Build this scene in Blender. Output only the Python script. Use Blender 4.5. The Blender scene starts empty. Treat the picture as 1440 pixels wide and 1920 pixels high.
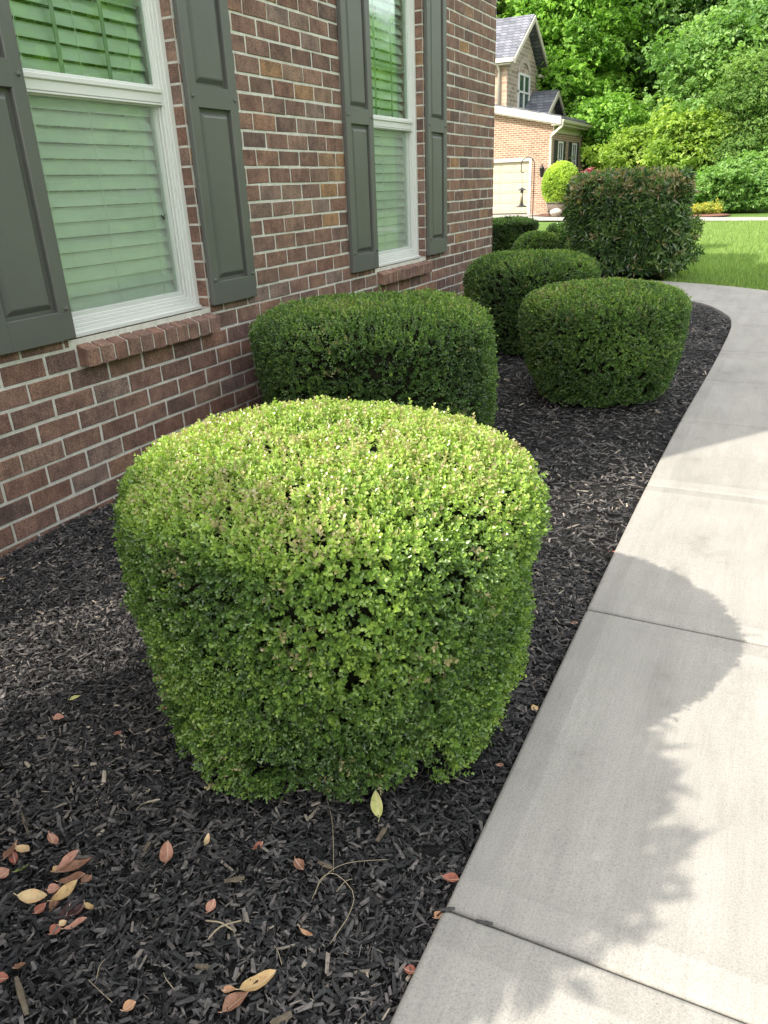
import bpy, math, random
import numpy as np
from mathutils import Vector, Matrix
random.seed(7); RNG=np.random.default_rng(7)
C=bpy.context.scene.collection; R=math.radians
sc=bpy.context.scene

# ---------------------------------------------------------------- tagging
def tag(o,label=None,cat=None,group=None,kind=None):
    if label: o['label']=label
    if cat: o['category']=cat
    if group: o['group']=group
    if kind: o['kind']=kind
    return o
def empty(name,loc=(0,0,0),rz=0):
    o=bpy.data.objects.new(name,None); o.location=loc; o.rotation_euler=(0,0,rz); o.empty_display_size=.1
    C.objects.link(o); return o
def link(name,me,mat=None,parent=None):
    o=bpy.data.objects.new(name,me); C.objects.link(o)
    if mat is not None: me.materials.append(mat)
    if parent: o.parent=parent
    return o
# fast mesh from arrays, all faces with n corners
def np_mesh(name,V,F,mat,parent=None,tone=None,smooth=False):
    V=np.asarray(V,np.float32); F=np.asarray(F,np.int32)
    me=bpy.data.meshes.new(name); n=F.shape[1]
    me.vertices.add(len(V)); me.vertices.foreach_set('co',V.ravel())
    me.loops.add(F.size); me.loops.foreach_set('vertex_index',F.ravel())
    me.polygons.add(len(F)); me.polygons.foreach_set('loop_start',np.arange(0,F.size,n,dtype=np.int32))
    me.polygons.foreach_set('use_smooth',np.full(len(F),smooth))
    if tone is not None:
        a=me.attributes.new('tone','FLOAT','POINT'); a.data.foreach_set('value',np.asarray(tone,np.float32).ravel())
    me.update(calc_edges=True)
    return link(name,me,mat,parent)
class MB:
    def __init__(s): s.v=[]; s.f=[]; s.t=[]; s.sm=[]
    def add(s,vs,fs,tone=.5,smooth=False):
        b=len(s.v); s.v+= [tuple(v) for v in vs]; s.f+=[tuple(b+i for i in f) for f in fs]; s.t+=[tone]*len(vs); s.sm+=[smooth]*len(fs); return s
    def box(s,x0,x1,y0,y1,z0,z1,tone=.5,c=0):
        if c<=0:
            v=[(x,y,z) for x in (x0,x1) for y in (y0,y1) for z in (z0,z1)]
            return s.add(v,[(0,1,3,2),(4,6,7,5),(0,4,5,1),(2,3,7,6),(0,2,6,4),(1,5,7,3)],tone)
        import bmesh
        bm=bmesh.new(); bmesh.ops.create_cube(bm,size=1)
        for v in bm.verts: v.co=Vector(((x0+x1)/2+v.co.x*(x1-x0),(y0+y1)/2+v.co.y*(y1-y0),(z0+z1)/2+v.co.z*(z1-z0)))
        bmesh.ops.bevel(bm,geom=list(bm.edges),offset=c,segments=1,affect='EDGES')
        bm.verts.index_update()
        s.add([v.co[:] for v in bm.verts],[[v.index for v in f.verts] for f in bm.faces],tone); bm.free(); return s
    def tube(s,pts,r,n=8,tone=.5,cap=True):
        pts=[Vector(p) for p in pts]; m=len(pts); rs=r if isinstance(r,(list,tuple)) else [r]*m
        vs=[]; up=Vector((0.13,0.31,.94)).normalized()
        for i,p in enumerate(pts):
            d=(pts[min(i+1,m-1)]-pts[max(i-1,0)]).normalized()
            if abs(d.dot(up))>.97: u0=Vector((1,0,0))
            else: u0=up
            a=d.cross(u0).normalized(); b=d.cross(a).normalized()
            vs+=[p+a*math.cos(2*math.pi*k/n)*rs[i]+b*math.sin(2*math.pi*k/n)*rs[i] for k in range(n)]
        fs=[(i*n+k,i*n+(k+1)%n,(i+1)*n+(k+1)%n,(i+1)*n+k) for i in range(m-1) for k in range(n)]
        if cap: fs+=[tuple(range(n))[::-1],tuple(range((m-1)*n,m*n))]
        return s.add(vs,fs,tone,True)
    def lathe(s,c,prof,n=16,tone=.5):
        vs=[(c[0]+r*math.cos(2*math.pi*k/n),c[1]+r*math.sin(2*math.pi*k/n),c[2]+z) for r,z in prof for k in range(n)]
        fs=[(i*n+k,i*n+(k+1)%n,(i+1)*n+(k+1)%n,(i+1)*n+k) for i in range(len(prof)-1) for k in range(n)]
        fs+=[tuple(range(n))[::-1],tuple(range((len(prof)-1)*n,len(prof)*n))]
        return s.add(vs,fs,tone,True)
    def prism(s,poly,axis,a0,a1,tone=.5):
        def P(p,a): return (a,p[0],p[1]) if axis=='x' else ((p[0],a,p[1]) if axis=='y' else (p[0],p[1],a))
        n=len(poly); vs=[P(p,a0) for p in poly]+[P(p,a1) for p in poly]
        fs=[tuple(range(n)),tuple(range(2*n-1,n-1,-1))]+[(i,(i+1)%n,n+(i+1)%n,n+i) for i in range(n)]
        return s.add(vs,fs,tone)
    def build(s,name,mat,parent=None):
        me=bpy.data.meshes.new(name); me.from_pydata(s.v,[],s.f)
        a=me.attributes.new('tone','FLOAT','POINT'); a.data.foreach_set('value',s.t)
        me.polygons.foreach_set('use_smooth',s.sm)
        import bmesh
        bm=bmesh.new(); bm.from_mesh(me); bmesh.ops.recalc_face_normals(bm,faces=bm.faces); bm.to_mesh(me); bm.free()
        me.update(); return link(name,me,mat,parent)

# ---------------------------------------------------------------- materials
class NT:
    def __init__(s,name):
        s.m=bpy.data.materials.new(name); s.m.use_nodes=True; s.t=s.m.node_tree; s.t.nodes.clear()
        s.out=s.n('ShaderNodeOutputMaterial')
    def n(s,t,**k):
        x=s.t.nodes.new(t)
        for a,b in k.items():
            if a.startswith('i_'):
                key=a[2:].replace('_',' '); x.inputs[int(key) if key.isdigit() else key].default_value=b
            else: setattr(x,a,b)
        return x
    def l(s,a,b): s.t.links.new(a,b)
    def ramp(s,fac,stops,interp='LINEAR'):
        r=s.n('ShaderNodeValToRGB'); r.color_ramp.interpolation=interp; e=r.color_ramp.elements
        while len(e)<len(stops): e.new(.5)
        for x,(p,c) in zip(e,stops): x.position=p; x.color=(*c,1)
        if fac is not None: s.l(fac,r.inputs[0])
        return r.outputs[0]
    def noise(s,scale,detail=4,rough=.6,vec=None):
        x=s.n('ShaderNodeTexNoise',i_Scale=scale,i_Detail=detail,i_Roughness=rough)
        s.l(vec if vec is not None else s.co(),x.inputs['Vector']); return x.outputs[0]
    def co(s):
        if not hasattr(s,'_c'): s._c=s.n('ShaderNodeTexCoord')
        return s._c.outputs['Object']
    def mapping(s,scale=(1,1,1),rot=(0,0,0)):
        m=s.n('ShaderNodeMapping'); m.inputs['Scale'].default_value=scale; m.inputs['Rotation'].default_value=rot; s.l(s.co(),m.inputs[0]); return m.outputs[0]
    def mix(s,a,b,fac,mode='MIX'):
        x=s.n('ShaderNodeMix',data_type='RGBA',blend_type=mode)
        for v,i in ((fac,0),(a,6),(b,7)):
            if hasattr(v,'is_linked') or isinstance(v,bpy.types.NodeSocket): s.l(v,x.inputs[i])
            else: x.inputs[i].default_value=v if i==0 else (*v,1)
        return x.outputs[2]
    def attr(s,name='tone'):
        return s.n('ShaderNodeAttribute',attribute_name=name).outputs['Fac']
    def bump(s,h,strength=.5,dist=.01):
        b=s.n('ShaderNodeBump',i_Strength=strength,i_Distance=dist); s.l(h,b.inputs['Height']); return b.outputs[0]
    def bsdf(s,col,rough=.7,spec=.5,normal=None,metal=0):
        b=s.n('ShaderNodeBsdfPrincipled'); b.inputs['Roughness'].default_value=rough if not isinstance(rough,bpy.types.NodeSocket) else .5
        if isinstance(rough,bpy.types.NodeSocket): s.l(rough,b.inputs['Roughness'])
        b.inputs['Specular IOR Level'].default_value=spec; b.inputs['Metallic'].default_value=metal
        if isinstance(col,bpy.types.NodeSocket): s.l(col,b.inputs['Base Color'])
        else: b.inputs['Base Color'].default_value=(*col,1)
        if normal is not None: s.l(normal,b.inputs['Normal'])
        s.l(b.outputs[0],s.out.inputs[0]); return b
def plain(name,col,rough=.6,spec=.5,var=.12,scale=12,bump=0,metal=0):
    t=NT(name); n=t.noise(scale,5)
    c=t.ramp(n,[(.3,tuple(x*(1-var) for x in col)),(.7,tuple(min(1,x*(1+var)) for x in col))])
    t.bsdf(c,rough,spec,t.bump(t.noise(scale*12,4),bump,.002) if bump else None,metal); return t.m
def leafmat(name,stops,rough=.45,trans=.35,spec=.5,tcol=1.5):
    t=NT(name); c=t.ramp(t.attr(),stops)
    b=t.n('ShaderNodeBsdfPrincipled'); b.inputs['Roughness'].default_value=rough; b.inputs['Specular IOR Level'].default_value=spec
    t.l(c,b.inputs['Base Color'])
    tr=t.n('ShaderNodeBsdfTranslucent'); tc=t.mix(c,(1.0,1.15,.35),.9,'MULTIPLY')
    g=t.n('ShaderNodeMix',data_type='RGBA',blend_type='MULTIPLY'); g.inputs[0].default_value=1; t.l(tc,g.inputs[6]); g.inputs[7].default_value=(tcol,tcol,tcol,1)
    t.l(g.outputs[2],tr.inputs[0])
    m=t.n('ShaderNodeMixShader'); m.inputs[0].default_value=trans; t.l(b.outputs[0],m.inputs[1]); t.l(tr.outputs[0],m.inputs[2]); t.l(m.outputs[0],t.out.inputs[0])
    return t.m

def brick_geo_mat():
    t=NT('brick'); a=t.attr()
    c=t.ramp(a,[(0,(.145,.10,.088)),(.18,(.20,.115,.090)),(.38,(.225,.14,.115)),(.55,(.18,.118,.10)),(.72,(.25,.148,.108)),(.93,(.21,.155,.138)),(.975,(.30,.18,.105)),(1,(.33,.20,.11))])
    sp=t.noise(210,3,.75); c=t.mix(c,t.ramp(sp,[(.34,(.3,.3,.3)),(.48,(.95,.95,.95)),(.66,(1.9,1.8,1.7))]),.85,'MULTIPLY')
    bl=t.noise(14,4,.6); c=t.mix(c,t.ramp(bl,[(.35,(.62,.6,.62)),(.65,(1.25,1.2,1.15))]),.8,'MULTIPLY')
    st=t.noise(1,3,.6,t.mapping((60,90,5))); c=t.mix(c,t.ramp(st,[(.35,(.75,.75,.78)),(.6,(1.1,1.1,1.1))]),.5,'MULTIPLY')
    h=t.mix(t.noise(120,5,.7),st,.4)
    t.bsdf(c,.9,.25,t.bump(h,.7,.004)); return t.m
def mortar_mat():
    t=NT('mortar'); n=t.noise(25,5); s=t.noise(300,3,.7)
    c=t.ramp(n,[(.3,(.56,.54,.49)),(.7,(.76,.73,.67))]); c=t.mix(c,t.ramp(s,[(.3,(.7,.7,.7)),(.6,(1.1,1.1,1.1))]),.7,'MULTIPLY')
    t.bsdf(c,.95,.2,t.bump(t.noise(90,5,.7),1,.006)); return t.m
def brick_shader(name,axis,c1,c2,mo,bw=.2,rh=.082,ms=.01):
    t=NT(name); sep=t.n('ShaderNodeSeparateXYZ'); t.l(t.co(),sep.inputs[0]); cb=t.n('ShaderNodeCombineXYZ')
    t.l(sep.outputs[axis],cb.inputs[0]); t.l(sep.outputs[2],cb.inputs[1])
    b=t.n('ShaderNodeTexBrick',i_Scale=1.0); b.inputs['Mortar Size'].default_value=ms; b.inputs['Brick Width'].default_value=bw; b.inputs['Row Height'].default_value=rh
    b.inputs['Color1'].default_value=(*c1,1); b.inputs['Color2'].default_value=(*c2,1); b.inputs['Mortar'].default_value=(*mo,1); b.inputs['Mortar Smooth'].default_value=.1
    t.l(cb.outputs[0],b.inputs['Vector'])
    c=t.mix(b.outputs[0],t.ramp(t.noise(5,5),[(.3,(.75,.75,.75)),(.7,(1.2,1.2,1.2))]),.6,'MULTIPLY')
    t.bsdf(c,.9,.2,t.bump(b.outputs[1],-.5,.01)); return t.m
def concrete_mat():
    t=NT('concrete')
    c=t.ramp(t.noise(1.6,6,.65),[(.25,(.268,.256,.236)),(.5,(.310,.296,.272)),(.75,(.345,.330,.303))])
    c=t.mix(c,t.ramp(t.noise(260,2,.8),[(.3,(.62,.62,.62)),(.48,(1,1,1)),(.7,(1.22,1.2,1.16))]),.7,'MULTIPLY')
    v=t.n('ShaderNodeTexVoronoi',i_Scale=38.0); t.l(t.co(),v.inputs[0])
    c=t.mix(c,t.ramp(v.outputs['Distance'],[(.0,(.28,.27,.25)),(.045,(.4,.4,.38)),(.07,(1,1,1))]),t.ramp(t.noise(7,2),[(.45,(0,0,0)),(.6,(.8,.8,.8))]),'MULTIPLY')
    c=t.mix(c,t.ramp(t.noise(1,5,.7,t.mapping((9,1.5,1),(0,0,.3))),[(.35,(.86,.86,.85)),(.6,(1.05,1.05,1.05))]),.8,'MULTIPLY'); c=t.mix(c,t.ramp(t.noise(3.2,7,.75),[(.28,(.72,.70,.66)),(.42,(1,1,1))]),.6,'MULTIPLY'); c=t.mix(c,t.ramp(t.noise(1,3,.6,t.mapping((220,6,1),(0,0,1.5708))),[(.35,(.93,.93,.93)),(.65,(1.05,1.05,1.05))]),.7,'MULTIPLY')
    t.bsdf(c,.85,.3,t.bump(t.noise(420,3,.7),.35,.0015)); return t.m
def mulch_soil():
    t=NT('mulch_soil'); t.bsdf(t.ramp(t.noise(60,5,.7),[(.3,(.006,.006,.006)),(.7,(.022,.02,.018))]),.9,.3,t.bump(t.noise(90,5,.7),1,.01)); return t.m
def chip_mat():
    t=NT('mulch_chips')
    c=t.ramp(t.attr(),[(0,(.012,.012,.013)),(.4,(.032,.031,.032)),(.7,(.078,.072,.070)),(.92,(.155,.137,.128)),(.975,(.22,.185,.15)),(1,(.38,.32,.25))])
    g=t.noise(1,4,.7,t.mapping((90,90,90))); c=t.mix(c,t.ramp(g,[(.3,(.6,.6,.6)),(.7,(1.5,1.5,1.5))]),.8,'MULTIPLY')
    t.bsdf(c,.55,.35,t.bump(t.noise(350,4,.7),.5,.002)); return t.m
def grass_ground():
    t=NT('grass_ground'); c=t.ramp(t.noise(1.3,6,.7),[(.3,(.10,.18,.03)),(.6,(.15,.25,.05)),(.8,(.20,.29,.07))])
    c=t.mix(c,t.ramp(t.noise(40,4,.8),[(.3,(.5,.5,.5)),(.7,(1.4,1.4,1.4))]),.8,'MULTIPLY')
    t.bsdf(c,.8,.2,t.bump(t.noise(60,4,.8),1,.04)); return t.m
def glass_mat():
    t=NT('window_glass'); tr=t.n('ShaderNodeBsdfTransparent'); tr.inputs[0].default_value=(.90,1,.975,1)
    gl=t.n('ShaderNodeBsdfGlossy'); gl.inputs['Roughness'].default_value=.05; gl.inputs[0].default_value=(.85,1,.9,1)
    w=t.noise(2.0,1,.4); t.l(t.bump(w,.02,.03),gl.inputs['Normal'])
    fr=t.n('ShaderNodeFresnel',i_IOR=1.5); ad=t.n('ShaderNodeMath',operation='MULTIPLY_ADD'); ad.inputs[1].default_value=1.3; ad.inputs[2].default_value=.12
    t.l(fr.outputs[0],ad.inputs[0]); m=t.n('ShaderNodeMixShader'); t.l(ad.outputs[0],m.inputs[0]); t.l(tr.outputs[0],m.inputs[1]); t.l(gl.outputs[0],m.inputs[2]); t.l(m.outputs[0],t.out.inputs[0]); return t.m
def screen_mat():
    t=NT('insect_screen'); tr=t.n('ShaderNodeBsdfTransparent'); d=t.n('ShaderNodeBsdfDiffuse'); d.inputs[0].default_value=(.68,.72,.67,1)
    m=t.n('ShaderNodeMixShader'); f=t.ramp(t.noise(6,4),[(.3,(.17,.17,.17)),(.7,(.23,.23,.23))]); t.l(f,m.inputs[0]); t.l(tr.outputs[0],m.inputs[1]); t.l(d.outputs[0],m.inputs[2]); t.l(m.outputs[0],t.out.inputs[0]); return t.m
def shutter_mat():
    t=NT('shutter_vinyl'); st=t.noise(1,4,.6,t.mapping((50,50,5)))
    c=t.ramp(t.noise(3,4),[(.3,(.100,.102,.092)),(.7,(.120,.122,.110))])
    t.bsdf(c,.42,.45,t.bump(st,.12,.003)); return t.m
def roof_mat():
    t=NT('roof_shingles'); sep=t.n('ShaderNodeSeparateXYZ'); t.l(t.co(),sep.inputs[0]); cb=t.n('ShaderNodeCombineXYZ')
    ad=t.n('ShaderNodeMath',operation='ADD'); t.l(sep.outputs[0],ad.inputs[0]); t.l(sep.outputs[1],ad.inputs[1]); t.l(ad.outputs[0],cb.inputs[0]); t.l(sep.outputs[2],cb.inputs[1])
    b=t.n('ShaderNodeTexBrick',i_Scale=1.0); b.inputs['Mortar Size'].default_value=.012; b.inputs['Brick Width'].default_value=.3; b.inputs['Row Height'].default_value=.13
    b.inputs['Color1'].default_value=(.10,.105,.125,1); b.inputs['Color2'].default_value=(.20,.205,.235,1); b.inputs['Mortar'].default_value=(.05,.05,.06,1)
    t.l(cb.outputs[0],b.inputs['Vector']); t.bsdf(b.outputs[0],.85,.3,t.bump(b.outputs[1],-.5,.01)); return t.m
M=dict(brick=brick_geo_mat(),mortar=mortar_mat(),concrete=concrete_mat(),soil=mulch_soil(),chips=chip_mat(),grassg=grass_ground(),glass=glass_mat(),screen=screen_mat(),shutter=shutter_mat(),roof=roof_mat(),
 white=plain('white_vinyl',(.68,.68,.66),.4,.5,.02,5), blind=plain('blind_slats',(.90,.92,.87),.6,.3,.06,9), dark=plain('dark_room',(.03,.03,.03),.9), grille=plain('grille_bars',(.42,.46,.38),.5),
 trim=plain('cream_trim',(.52,.48,.40),.5,.4,.05,4), garage=plain('garage_door_paint',(.42,.375,.28),.5,.4,.04,3), black=plain('black_metal',(.02,.02,.02),.4,.5), stone_w=plain('stone',(.38,.33,.28),.9,.2,.3,3),
 bark=plain('bark',(.11,.085,.06),.9,.2,.4,14,.8), barkpale=plain('pale_bark',(.28,.23,.17),.9,.2,.3,14,.8), core=plain('shade_core',(.012,.013,.007),.95,.1,.5,60,.8), redmulch=plain('red_mulch',(.17,.085,.06),.9,.2,.4,40,.8),
 wood=plain('barrel_wood',(.14,.11,.09),.8,.2,.3,12,.4), rock=plain('rock',(.42,.38,.33),.9,.2,.25,8,.5),
 nbx=brick_shader('neighbour_brick_front',0,(.22,.11,.075),(.34,.19,.13),(.42,.36,.28),.22,.08,.014), nby=brick_shader('neighbour_brick_side',1,(.24,.13,.09),(.32,.19,.14),(.48,.42,.36),.22,.08,.012),
 nsx=brick_shader('tower_stone_front',0,(.30,.20,.14),(.46,.34,.24),(.4,.34,.27),.42,.16,.02), nsy=brick_shader('tower_stone_side',1,(.22,.17,.13),(.40,.33,.26),(.42,.38,.33),.42,.16,.02),
 hbx=brick_shader('house_brick_end',0,(.15,.08,.06),(.19,.10,.07),(.45,.42,.38)), hby=brick_shader('house_brick_side',1,(.15,.08,.06),(.19,.10,.07),(.45,.42,.38)),
 asphalt=plain('soil_floor',(.05,.05,.03),.95,.1,.4,3))
M['box_lit']=leafmat('holly_leaves_sunlit',[(0,(.040,.078,.026)),(.35,(.10,.18,.042)),(.6,(.19,.30,.06)),(.82,(.29,.41,.08)),(.95,(.43,.56,.13)),(1,(.42,.36,.20))],.30,.27,.8)  # sunlit copy of the holly leaves, sun brightness put into the ramp
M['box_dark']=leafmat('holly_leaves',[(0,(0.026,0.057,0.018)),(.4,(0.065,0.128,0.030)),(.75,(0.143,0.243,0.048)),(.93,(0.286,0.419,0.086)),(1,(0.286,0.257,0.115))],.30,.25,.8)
M['phot']=leafmat('photinia_leaves',[(0,(0.030,0.065,0.024)),(.5,(0.074,0.142,0.041)),(.8,(0.162,0.257,0.068)),(.87,(0.203,0.189,0.088)),(1,(0.324,0.250,0.135))],.25,.22,.7)
M['t_bright']=leafmat('tree_leaves_bright',[(0,(0.100,0.205,0.037)),(.5,(0.198,0.370,0.059)),(1,(0.354,0.554,0.107))],.5,.4,.3)
M['t_mid']=leafmat('tree_leaves_mid',[(0,(0.067,0.144,0.037)),(.5,(0.132,0.256,0.059)),(1,(0.265,0.410,0.120))],.45,.35,.4)
M['t_dark']=leafmat('tree_leaves_dark',[(0,(0.024,0.057,0.021)),(.5,(0.057,0.117,0.031)),(1,(0.114,0.200,0.054))],.5,.3,.3)
M['t_yel']=leafmat('tree_leaves_yellow_green',[(0,(0.120,0.204,0.038)),(.5,(0.260,0.371,0.068)),(1,(0.482,0.575,0.132))],.5,.4,.3)
M['t_blue']=leafmat('tree_leaves_cool',[(0,(0.070,0.140,0.037)),(.5,(0.139,0.243,0.059)),(1,(0.255,0.374,0.102))],.5,.35,.3)
M['twig']=plain('twig_bark',(.20,.15,.10),.8,.2,.3,60)
M['yflow']=leafmat('yellow_blooms',[(0,(.20,.28,.05)),(.45,(.35,.36,.07)),(1,(.62,.48,.08))],.5,.3,.3)
M['pflow']=leafmat('pink_blooms',[(0,(.25,.06,.09)),(1,(.5,.15,.22))],.5,.3,.3)
M['grass']=leafmat('grass_blades',[(0,(0.115,0.196,0.057)),(.5,(0.218,0.322,0.098)),(1,(0.356,0.448,0.149))],.5,.3,.3)

# ---------------------------------------------------------------- camera
cam=bpy.data.cameras.new('camera'); co=bpy.data.objects.new('camera',cam); C.objects.link(co); sc.camera=co
rt=Vector((.893106,.448249,-.037886)); dn=Vector((.148291,-.372875,-.915955)); fw=Vector((-.424703,.812427,-.399488))
m=Matrix((( rt.x,-dn.x,-fw.x,0),(rt.y,-dn.y,-fw.y,0),(rt.z,-dn.z,-fw.z,1.24),(0,0,0,1))); co.matrix_world=m
cam.sensor_fit='VERTICAL'; cam.sensor_height=36; cam.lens=1395.34/1920*36; cam.clip_end=500; cam.clip_start=.02
FPX=1395.34
def ray(u,v): return rt*(u-720)+dn*(v-960)+fw*FPX
def gp(u,v,z=0):      # a point of the photo on the level plane z
    r=ray(u,v); return Vector((0,0,1.24))+r*((z-1.24)/r.z)
def gy(u,v,y):        # ... on the plane y
    r=ray(u,v); return Vector((0,0,1.24))+r*(y/r.y)

# ---------------------------------------------------------------- light
AZ=R(35.4); EL=R(39.5)
sd=Vector((math.sin(AZ)*math.cos(EL),math.cos(AZ)*math.cos(EL),-math.sin(EL)))
sun=bpy.data.lights.new('sun','SUN'); sun.energy=3.1; sun.angle=R(.53); sun.color=(1,.93,.82)
so=bpy.data.objects.new('sun',sun); C.objects.link(so); so.rotation_euler=sd.to_track_quat('-Z','Y').to_euler(); so.location=(0,0,20)
w=bpy.data.worlds.new('World'); sc.world=w; w.use_nodes=True; nt=w.node_tree; nt.nodes.clear()
sk=nt.nodes.new('ShaderNodeTexSky'); sk.sky_type='NISHITA'; sk.sun_disc=False; sk.sun_elevation=EL; sk.sun_rotation=AZ+math.pi; sk.air_density=1.1; sk.dust_density=2.2
ctc=nt.nodes.new('ShaderNodeTexCoord'); cno=nt.nodes.new('ShaderNodeTexNoise'); cno.inputs['Scale'].default_value=2.2; cno.inputs['Detail'].default_value=6; nt.links.new(ctc.outputs['Generated'],cno.inputs['Vector'])
crp=nt.nodes.new('ShaderNodeValToRGB'); crp.color_ramp.elements[0].position=.38; crp.color_ramp.elements[1].position=.56; nt.links.new(cno.outputs[0],crp.inputs[0])
cmx=nt.nodes.new('ShaderNodeMix'); cmx.data_type='RGBA'; cmx.inputs[7].default_value=(8.6,8.5,8.3,1); nt.links.new(crp.outputs[0],cmx.inputs[0]); nt.links.new(sk.outputs[0],cmx.inputs[6])  # bright unseen clouds mixed over the sky, added as neutral fill light
bg=nt.nodes.new('ShaderNodeBackground'); bg.inputs[1].default_value=.15; wo=nt.nodes.new('ShaderNodeOutputWorld'); nt.links.new(cmx.outputs[2],bg.inputs[0]); nt.links.new(bg.outputs[0],wo.inputs[0])
sc.view_settings.view_transform='Standard'; sc.view_settings.look='None'; sc.view_settings.gamma=1; sc.view_settings.exposure=1.30
sc.cycles.max_bounces=8; sc.cycles.transparent_max_bounces=12

# ---------------------------------------------------------------- vector noise helpers
def lump(P,s,seed=0):
    r=np.random.default_rng(seed); o=np.zeros(len(P))
    for k in range(6):
        d=r.normal(size=3); d/=np.linalg.norm(d); o+=np.sin(P@d*s*r.uniform(.7,1.6)+r.uniform(0,6.3))
    return o/6**.5
def frames(N,rng,spin=True):
    N=N/np.linalg.norm(N,axis=1,keepdims=True); a=rng.normal(size=N.shape); T=np.cross(N,a); T/=np.linalg.norm(T,axis=1,keepdims=True); B=np.cross(N,T)
    return T,B,N
def leaf_tpl(L,W,fold=.25,droop=.15,blunt=.65):
    # along +x, normal +z ; base, l1, l2, tip, r2, r1
    v=np.array([(0,0,0),(L*.35,W*.38,fold*W*.4),(L*blunt+L*.05,W*.5,fold*W*.5-droop*L*.3),(L,0,-droop*L),(L*blunt+L*.05,-W*.5,fold*W*.5-droop*L*.3),(L*.35,-W*.38,fold*W*.4)])
    return v,np.array([(0,3,2,1),(0,5,4,3)])
def sprig_tpl(n_pairs,L,W,stem,seed,top=True,spread=55,**k):
    r=np.random.default_rng(seed); V=[];F=[];T=[]
    lv,lf=leaf_tpl(L,W,**k); az=r.uniform(0,6.28)
    for i in range(n_pairs):
        z=stem*(i/(max(1,n_pairs-1))) if n_pairs>1 else 0
        for j in range(2):
            el=R(spread*(1-.55*i/max(1,n_pairs-1))+r.uniform(-14,14)); a=az+math.pi*j+r.uniform(-.3,.3); sc_=r.uniform(.75,1.1)*(1-.22*(i/max(1,n_pairs-1)))
            # leaf direction: tilt from +z by el
            d=np.array([math.sin(el)*math.cos(a),math.sin(el)*math.sin(a),math.cos(el)]); up=np.array([-math.cos(el)*math.cos(a),-math.cos(el)*math.sin(a),math.sin(el)]); b=np.cross(up,d)
            q=lv*sc_; p=q[:,:1]*d+q[:,1:2]*b+q[:,2:3]*up+np.array([0,0,z-stem])
            F.append(lf+len(V)*6); V.append(p); T+= [r.uniform(-.12,.12)+.10*i/max(1,n_pairs-1)]*6
        az+=1.57+r.uniform(-.3,.3)
    return np.vstack(V),np.vstack(F),np.array(T)
def scatter(tpls,P,N,S,tone,rng):
    T,B,N=frames(N,rng); k=rng.integers(0,len(tpls),len(P)); VV=[];FF=[];TT=[];b=0
    for i,(v,f,t) in enumerate(tpls):
        s=k==i; n=s.sum()
        if n==0: continue
        X=(v[None,:,0:1]*T[s][:,None,:]+v[None,:,1:2]*B[s][:,None,:]+v[None,:,2:3]*N[s][:,None,:])*S[s][:,None,None]+P[s][:,None,:]
        VV.append(X.reshape(-1,3)); FF.append((f[None]+(np.arange(n)*len(v))[:,None,None]+b).reshape(-1,f.shape[1])); TT.append((tone[s][:,None]+t[None]).ravel()); b+=n*len(v)
    return np.vstack(VV),np.vstack(FF),np.clip(np.concatenate(TT),0,1)

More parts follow.
